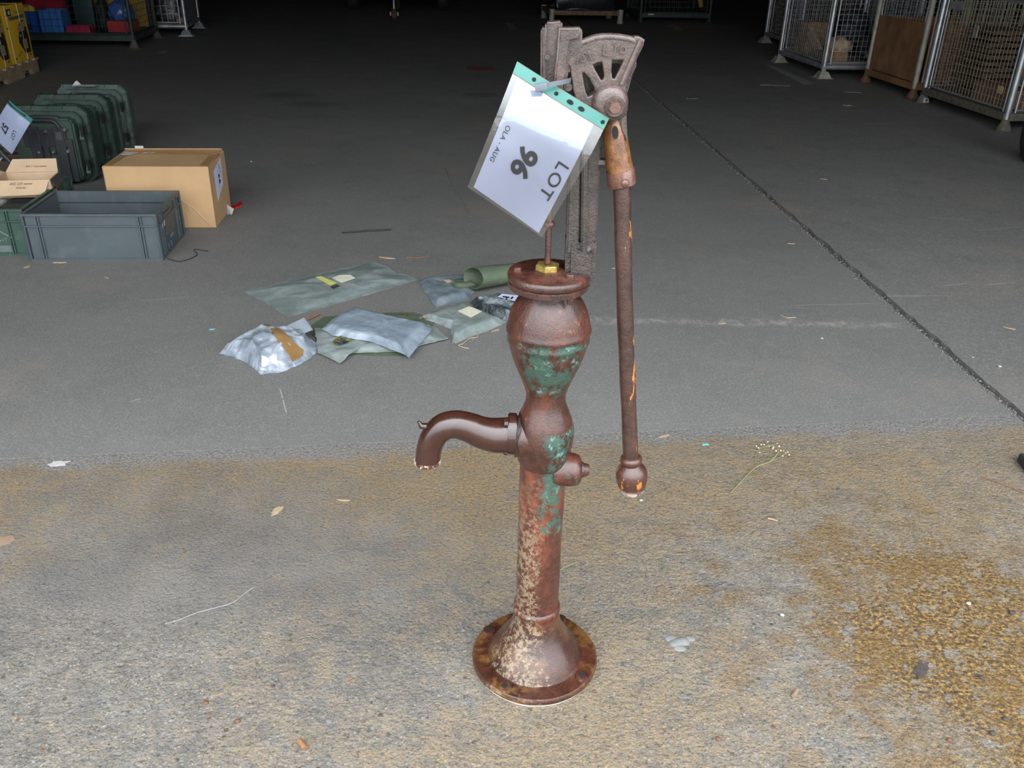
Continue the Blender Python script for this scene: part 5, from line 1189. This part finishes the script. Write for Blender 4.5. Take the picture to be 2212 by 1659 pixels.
# olive roll
rp0, rp1 = G(1021, 640, .0), G(1140, 612, .0)
ax0 = Vector((rp0.x, rp0.y+.05, .066)); ax1 = Vector((rp1.x, rp1.y+.03, .050))
rl = thing('canvas_roll', 'olive green canvas roll open at one end behind packets', 'canvas', (ax0.x, ax0.y, 0))
bm = B()
def rollshell(bm, r0, r1, ro):
    n_ = 40; rows = []
    for i in range(9):
        t_ = i/8; c_ = ax0.lerp(ax1, t_); d = (ax1-ax0).normalized(); u = Vector((0, 0, 1)); w_ = d.cross(u).normalized(); R_ = lerp(r0, r1, t_); row = []
        for j in range(n_):
            a = 2*math.pi*j/n_; k = 1+.06*nz(math.cos(a)*2, math.sin(a)*2, i*.5)
            row.append(bm.verts.new(c_+(u*math.sin(a)*.95+w_*math.cos(a)*1.15)*R_*k+d*(.02*math.sin(a+1) if i == 0 else 0)))
        rows.append(row)
    for a, b in zip(rows, rows[1:]):
        for j in range(n_): bm.faces.new((a[j], a[(j+1) % n_], b[(j+1) % n_], b[j]))
    return rows
ro_ = rollshell(bm, .050, .042, 0); ri_ = rollshell(bm, .0475, .038, 0)
for j in range(40):
    bm.faces.new((ro_[0][j], ro_[0][(j+1) % 40], ri_[0][(j+1) % 40], ri_[0][j])); bm.faces.new((ro_[-1][j], ri_[-1][j], ri_[-1][(j+1) % 40], ro_[-1][(j+1) % 40]))
o = obj('canvas', bm, OLIVE, None, 60); o.parent = rl; o.matrix_parent_inverse = Matrix.Translation(-Vector(rl.location))
poly_bag('fold', '', '', ((968, 608), (985, 602), (1024, 598), (1030, 612), (1006, 618), (985, 617)), .035, .012, .4, OLIVE, 3.3, .004, z0=.026, part_of=rl)
cp = poly_bag('clear_packet', 'clear plastic packet of dark parts with white label', 'packet', ((1014, 645), (1030, 646), (1048, 641), (1078, 637), (1130, 640), (1128, 668), (1110, 690), (1092, 686), (1055, 676), (1036, 664)), .02, .035, .3, FILMP, 8.0, .006, ridged=.012, wob=.005, smooth=40)
sticker(cp, ((1076, 641), (1085, 635), (1127, 640), (1115, 651)), .050, PAPER, 'label', None, .0015)
for a in ((1086, 641, 1100, 643), (1094, 645, 1096, 642), (1104, 646, 1108, 642)):
    g0, g1 = G(a[0], a[1], .053), G(a[2], a[3], .053); bm = B(); tube(bm, [g0, g1], .003, 4); o = obj('print', bm, INK); o.parent = cp; o.matrix_parent_inverse = Matrix.Translation(-Vector(cp.location))
# crumpled clear bag with brown tape
cb_px = ((475, 764), (498, 750), (545, 722), (590, 706), (640, 704), (668, 706), (688, 735), (688, 757), (671, 775), (640, 792), (604, 806), (562, 809), (546, 795), (520, 778), (497, 770))
clr = poly_bag('clear_plastic_bag', 'crumpled clear plastic bag bound with a strip of tan tape', 'bag', cb_px, [.0, .01, .03, .05, .05, .05, .02, 0, 0, 0, 0, 0, 0, 0, 0], .085, .62, FILMC, 9.0, .010, rings=34, N=170, ridged=.013, smooth=32, wob=.006, pw_=.5, fold=(9, 23), dome=True)
clr.location = clr.location
def bagz(t, x, y):
    fo = [c for c in t.children if c.name.startswith('film')][0]; best = None
    for v in fo.data.vertices:
        d = (v.co.x-x)**2+(v.co.y-y)**2
        if best is None or d < best[0]: best = (d, v.co.z)
    near = [v.co.z for v in fo.data.vertices if (v.co.x-x)**2+(v.co.y-y)**2 < .009**2]
    return max(near+[best[1]])
def solve(t, px, py):
    z = .05
    for _ in range(12): p = G(px, py, z); z = .5*z+.5*bagz(t, p.x, p.y)
    return G(px, py, z), z
bm = B(); L_ = [(556, 706, 572, 702), (570, 704, 592, 706), (584, 712, 604, 712), (592, 724, 619, 724), (600, 738, 632, 738), (612, 752, 645, 750), (624, 768, 656, 758), (632, 784, 655, 770)]
prev = None
for i, (a, b, c_, d) in enumerate(L_):
    cur = []
    for k in range(6):
        x, y = lerp(a, c_, k/5), lerp(b, d, k/5); p, z = solve(clr, x, y); cur.append(bm.verts.new((p.x, p.y, z+.005)))
    if prev:
        for k in range(5): bm.faces.new((prev[k], prev[k+1], cur[k+1], cur[k]))
    prev = cur
r2 = bmesh.ops.solidify(bm, geom=bm.faces[:], thickness=.0015)
o = obj('tape', bm, TAPEB, None, 60); o.parent = clr; o.matrix_parent_inverse = Matrix.Translation(-Vector(clr.location))
bm = B()
q = [G(474, 764, .004), G(492, 741, .02), G(520, 735, .03), G(512, 768, .006)]; panel(bm, q, .0015); o = obj('tail', bm, FILMT, None, 60); o.parent = clr; o.matrix_parent_inverse = Matrix.Translation(-Vector(clr.location))
bm = B(); q = [G(618, 704, .05), G(657, 686, .075), G(676, 712, .05), G(650, 722, .06)]; panel(bm, q, .0015); o = obj('tail', bm, FILMT, None, 60); o.parent = clr; o.matrix_parent_inverse = Matrix.Translation(-Vector(clr.location))

# ================================================================== LITTER
def flake(name, label, cat, px, py, w, h, deg, mat, th=.003, group=None, seed=0, npt=15):
    g_ = G(px, py); bm = B(); P_ = []
    for i in range(npt):
        a = 2*math.pi*i/npt; k = 1+.75*nz(math.cos(a)*2.4+seed*3.1, math.sin(a)*2.4+seed)+(.22 if i % 2 else -.18); P_.append((w/2*math.cos(a)*k, h/2*math.sin(a)*k))
    prism(bm, P_, 0, th); o = obj(name, bm, mat, None, None, (g_.x, g_.y, .0006 if g_.x < jx(g_.y) or g_.y < thr(g_.x) else .0044), math.radians(deg)); return tag(o, label, cat, group)
def stick(name, label, cat, pxs, r, mat, group=None, z=None):
    P_ = [G(*q) for q in pxs]; P_ = [Vector((p.x, p.y, (z or r)+.0012+(.004 if p.x > jx(p.y) and p.y > thr(p.x) else 0))) for p in P_]
    bm = B(); tube(bm, smoothpath(P_, 4) if len(P_) > 2 else P_, r, 7); return tag(obj(name, bm, mat, None, 60), label, cat, group)
def pebble(label, px, py, r, mat, seed, group=None, cat='stone', name='pebble'):
    g_ = G(px, py); bm = B(); bmesh.ops.create_icosphere(bm, subdivisions=2, radius=r)
    for v in bm.verts: k = 1+.3*nz(v.co.x/r+seed, v.co.y/r, v.co.z/r); v.co = Vector((v.co.x*k*1.2, v.co.y*k, v.co.z*k*.6+r*.5))
    mz = min(v.co.z for v in bm.verts)
    for v in bm.verts: v.co.z -= mz
    return tag(obj(name, bm, mat, None, 60, (g_.x, g_.y, .0 if g_.x < jx(g_.y) or g_.y < thr(g_.x) else .004)), label, cat, group)
# dried flower sprig
fs = thing('flower_sprig', 'dried sprig of tiny cream flowers on the ochre concrete', 'flowers', G(1640, 1015))
def par(o, t): o.parent = t; o.matrix_parent_inverse = Matrix.Translation(-Vector(t.location)); return o
def st3(pts, r): bm = B(); tube(bm, smoothpath([Vector((G(*q[:2]).x, G(*q[:2]).y, q[2])) for q in pts], 4), r, 6); return bm
par(obj('stem', st3(((1577, 1067, .002), (1600, 1043, .003), (1632, 1012, .004), (1663, 1001, .007), (1681, 983, .012)), .0017), STEM), fs)
par(obj('twig', st3(((1634, 1011, .003), (1632, 990, .006), (1640, 975, .01), (1665, 970, .012), (1682, 978, .014)), .0008), STEM), fs)
par(obj('twig', st3(((1663, 1001, .006), (1685, 992, .008), (1698, 984, .012)), .0008), STEM), fs)
rf = random.Random(11)
fspots = [(1631, 968), (1635, 975), (1641, 965), (1648, 963), (1655, 960), (1659, 966), (1668, 968), (1675, 964), (1679, 972), (1683, 979), (1690, 976), (1694, 983), (1699, 979), (1688, 986), (1673, 978), (1701, 987), (1666, 974), (1638, 982)]
for px, py in fspots:
    g_ = G(px, py); z = rf.uniform(.008, .02); bm = B(); bmesh.ops.create_icosphere(bm, subdivisions=1, radius=rf.uniform(.0022, .0036), matrix=T(g_.x, g_.y-.01, z)); par(obj('floret', bm, FLOR), fs)
stick('green_sprig', 'thin dry green sprig on concrete beside pump column', 'sprig', ((1208, 1236), (1216, 1228), (1226, 1224), (1246, 1216)), .0012, STEM)
for q in (((1210, 1238), (1214, 1226), (1212, 1219)), ((1214, 1232), (1222, 1234)), ((1216, 1230), (1220, 1220))): pass
stick('curved_straw', 'pale curved straw lying on grey slab past flower sprig', 'straw', ((1687, 683), (1700, 688), (1719, 687)), .0022, FLAKE)
stick('pale_root', 'tangled pale root strand on floor near labelled packet', 'root', ((1031, 717), (1032, 729), (1014, 733), (1000, 744), (990, 748), (1004, 753), (1013, 754)), .0022, FLAKE)
stick('brown_stick', 'short copper brown stick behind the clear plastic bag', 'stick', ((664, 693), (690, 681)), .005, TWIG)
stick('black_strip', 'thin black strip lying alone on dark shed floor', 'strip', ((738, 505), (790, 501), (845, 498)), .004, BLACKW)
stick('bent_wire', 'thin dark wire bent into a frame by grey crate', 'wire', ((362, 560), (390, 566), (425, 553), (420, 540), (450, 544)), .0018, BLACKW)
stick('hair_wire', 'long fine pale wire strand on floor behind lot sheet', 'wire', ((963, 362), (975, 395), (1000, 435), (1016, 468)), .0018, plain('pale_wire', (.2, .2, .19), .5))
stick('wood_splinter', 'brown wood splinter in foreground left of pump base', 'splinter', ((646, 1604), (660, 1622)), .006, TWIG)
stick('wood_splinter', 'grey-brown shell-like splinter on concrete below heavy stain edge', 'splinter', ((1713, 1508), (1720, 1495)), .005, plain('grey_bark', (.22, .15, .1), .8))
stick('pale_stick', 'small pale stick on ochre concrete right of handle knob', 'stick', ((1658, 1122), (1668, 1124), (1680, 1128)), .0024, FLAKE)
stick('white_thread', 'long white thread trailing across concrete left of pump', 'thread', ((357, 1349), (385, 1341), (420, 1327), (450, 1318), (478, 1311), (505, 1302), (522, 1288), (549, 1269)), .0006, SCRAP)
stick('dry_stalk', 'thin brown stalk near right edge of ochre concrete', 'stalk', ((2118, 1030), (2160, 1045), (2212, 1066)), .0016, TWIG)
flake('torn_leaf', 'torn tan leaf on concrete left of the spout', 'leaf', 598, 1105, .022, .045, -20, FLAKE, .002, None, 1)
flake('white_scrap', 'flattened white scrap on concrete near doorway joint', 'scrap', 126, 1003, .055, .030, 15, SCRAP, .002, None, 2)

flake('turquoise_scrap', 'tiny turquoise scrap on ochre concrete near handle', 'scrap', 1524, 961, .022, .010, 10, BLUES, .002, None, 4)
flake('turquoise_scrap', 'tiny turquoise scrap on grey floor near clear bag', 'scrap', 459, 712, .02, .010, 10, BLUES, .002, None, 5)
flake('wood_chip', 'pale wood chip tucked against grey crate foot', 'chip', 130, 568, .055, .012, 4, FLAKE, .004, None, 6)
flake('wood_chip', 'pale narrow wood chip in front of green crate', 'chip', 60, 577, .030, .010, 60, FLAKE, .004, None, 7)
flake('dark_leaf', 'dark curled leaf on heavy orange stained concrete', 'leaf', 1990, 1447, .024, .05, -30, DSTONE, .003, None, 8)
flake('paper_scrap', 'torn pale paper scrap beneath the galvanised paper cage', 'paper', 1841, 200, .16, .05, -6, PAINTW, .002, None, 9)
flake('paper_scrap', 'crumpled white scrap on floor before rusted-sheet cage', 'paper', 1830, 229, .07, .03, -20, SCRAP, .003, None, 10)
flake('paper_scrap', 'grey paper patch on floor near white tape line', 'paper', 1680, 185, .30, .10, -4, PAINTW, .0015, None, 11)
flake('paper_scrap', 'pale slip on floor right of the long joint', 'paper', 1495, 214, .09, .03, 5, PAINTW, .002, None, 12)
flake('brown_flake', 'rusty brown flake patch on floor beyond flat bags', 'flake', 905, 556, .10, .012, 8, TWIG, .002, None, 13)
flake('wood_chip', 'long pale wood chip on floor beyond large flat bag', 'chip', 835, 558, .07, .012, -15, FLAKE, .004, None, 14)
flake('wood_chip', 'small straw-coloured chip beside labelled packet', 'chip', 1070, 715, .035, .010, 40, FLAKE, .004, None, 15)
# painted marks on the floor
def mark(name, label, pxs, mat):
    P_ = [G(*q) for q in pxs]; bm = B(); z = .0042 if P_[0].x > jx(P_[0].y) else .0003; prism(bm, [(p.x, p.y) for p in P_], z, z+.0007); return tag(obj(name, bm, mat), label, 'floor marking')
mark('floor_tape', 'worn white tape line on floor before galvanised cage', ((1652, 141), (1672, 144), (1760, 181), (1738, 184)), PAINTW)
mark('floor_patch', 'faded red painted rectangle on the dark floor', ((1006, 143), (1064, 143), (1073, 153), (1010, 152)), PAINTR)
mark('floor_tape', 'short pale tape dash on floor below wrapped load', ((1092, 49), (1108, 50), (1116, 64), (1102, 64)), PAINTW)
mark('floor_tape', 'short pale tape dash on floor before far green cage', ((1438, 53), (1454, 54), (1476, 65), (1462, 66)), PAINTW)
mark('floor_patch', 'pale worn patch on floor beside dark green cage', ((345, 110), (364, 109), (358, 115), (340, 116)), PAINTW)
mark('tape_patch', 'pale pinkish tape patch stuck on smooth grey concrete', ((-14, 1162), (28, 1158), (33, 1167), (10, 1178), (-16, 1181)), plain('pink_tan_tape', (.28, .19, .13), .6))
# stones and chips
plain('pale_stone', (.36, .345, .32), .8)
for i, (px, py, r, lab) in enumerate(((1689, 1330, .005, 'small white stone chip near the border of heavy orange stain'), (2158, 795, .0062, 'white stone chip on floor right of the long joint'), (1385, 1082, .0043, 'tiny white chip on concrete just below handle knob'), (2092, 1305, .005, 'white stone chip lying within the orange stained concrete'),
                                     (1775, 732, .005, 'pale stone chip on grey slab under dusty pale band'), (2101, 775, .0037, 'tiny pale chip close beside the long floor joint'), (543, 350, .0062, 'white chip on dark floor beyond the big carton'))):
    pebble(lab, px, py, r, bpy.data.materials['pale_stone'], i*2.1, 'white stone chips on the floor')
for i, (px, py, r, lab) in enumerate(((445, 1520, .005, 'small reddish stone on concrete below the white thread'), (513, 1559, .005, 'small reddish stone on concrete below the white thread'), (1551, 1598, .005, 'reddish brown stone on pale concrete past pump base'), (1284, 1494, .0035, 'tiny reddish stone right beside the pump base flange'), (2050, 1600, .005, 'reddish stone on the orange stained concrete'), (400, 1192, .0028, 'tiny reddish stone on smooth concrete above white thread'))):
    pebble(lab, px, py, r, RSTONE, i*1.3, 'reddish stones on the apron')
for i, (px, py, r, lab) in enumerate(((590, 1484, .0036, 'small dark stone between white thread and brown splinter'), (821, 1546, .0036, 'small dark stone on concrete left of pump base'), (2185, 1325, .006, 'dark stone set in the orange stained concrete'), (2170, 1555, .0054, 'dark stone set in the orange stained concrete'), (2120, 1465, .006, 'dark stone set in the orange stained concrete'), (2143, 1585, .0054, 'dark stone set in the orange stained concrete'), (1810, 1057, .0042, 'dark stone on ochre concrete past the flower sprig'), (520, 1346, .0024, 'tiny dark stone just below the white thread'))):
    pebble(lab, px, py, r, DSTONE, i*1.7, 'dark stones on the apron')
lm = thing('mortar_lump', 'cluster of grey mortar lumps stuck on the apron', 'mortar', G(1465, 1388))
for i, (px, py, r) in enumerate(((1450, 1380, .013), (1462, 1390, .016), (1475, 1386, .014), (1490, 1380, .010), (1468, 1400, .012), (1440, 1374, .008))):
    g_ = G(px, py); bm = B(); bmesh.ops.create_icosphere(bm, subdivisions=2, radius=r, matrix=T(g_.x, g_.y, 0) @ Matrix.Diagonal((1.3, 1, .45, 1)))
    for v in bm.verts: v.co += Vector((.3*r*nz(v.co.x*90, v.co.y*90), 0, .25*r*nz(v.co.x*80, v.co.y*80, 4)))
    par(obj('lump', bm, plain('grey_mortar', (.165, .165, .158), .9, .15, 40) if i == 0 else bpy.data.materials['grey_mortar'], None, 60), lm)
for i, (px, py, lab) in enumerate(((1709, 527, 'pale straw bit on grey slab left of long joint'), (1780, 389, 'pale straw bit on dark floor right of long joint'), (1435, 943, 'straw bit on doorway edge beside pump handle'), (2181, 712, 'straw bit on right slab near white stone chip'), (1560, 700, 'straw bit lying in the pale dusty band'), (743, 1082, 'pale straw bit on concrete beside torn tan leaf'), (1345, 740, 'straw bit on grey slab behind pump handle rod'), (1330, 580, 'straw bit on floor behind upper handle rod'), (230, 600, 'straw bit on floor in front of grey crate'))):
    flake('straw_bit', lab, 'straw', px, py, .034, .006, random.uniform(-40, 60), FLAKE, .003, 'straw bits on the floor', i*1.9+20)
# dark rubber foot intruding at the right edge
g_ = G(2216, 1015); bm = B(); prism(bm, [(-.015, -.03), (.05, -.03), (.05, .05), (-.005, .05)], 0, .03); bmesh.ops.bevel(bm, geom=bm.edges[:], offset=.004, segments=2, affect='EDGES')
tag(obj('rubber_block', bm, RUBBER, None, 40, (g_.x, g_.y, .001)), 'black rubber block at the edge of ochre concrete', 'block')
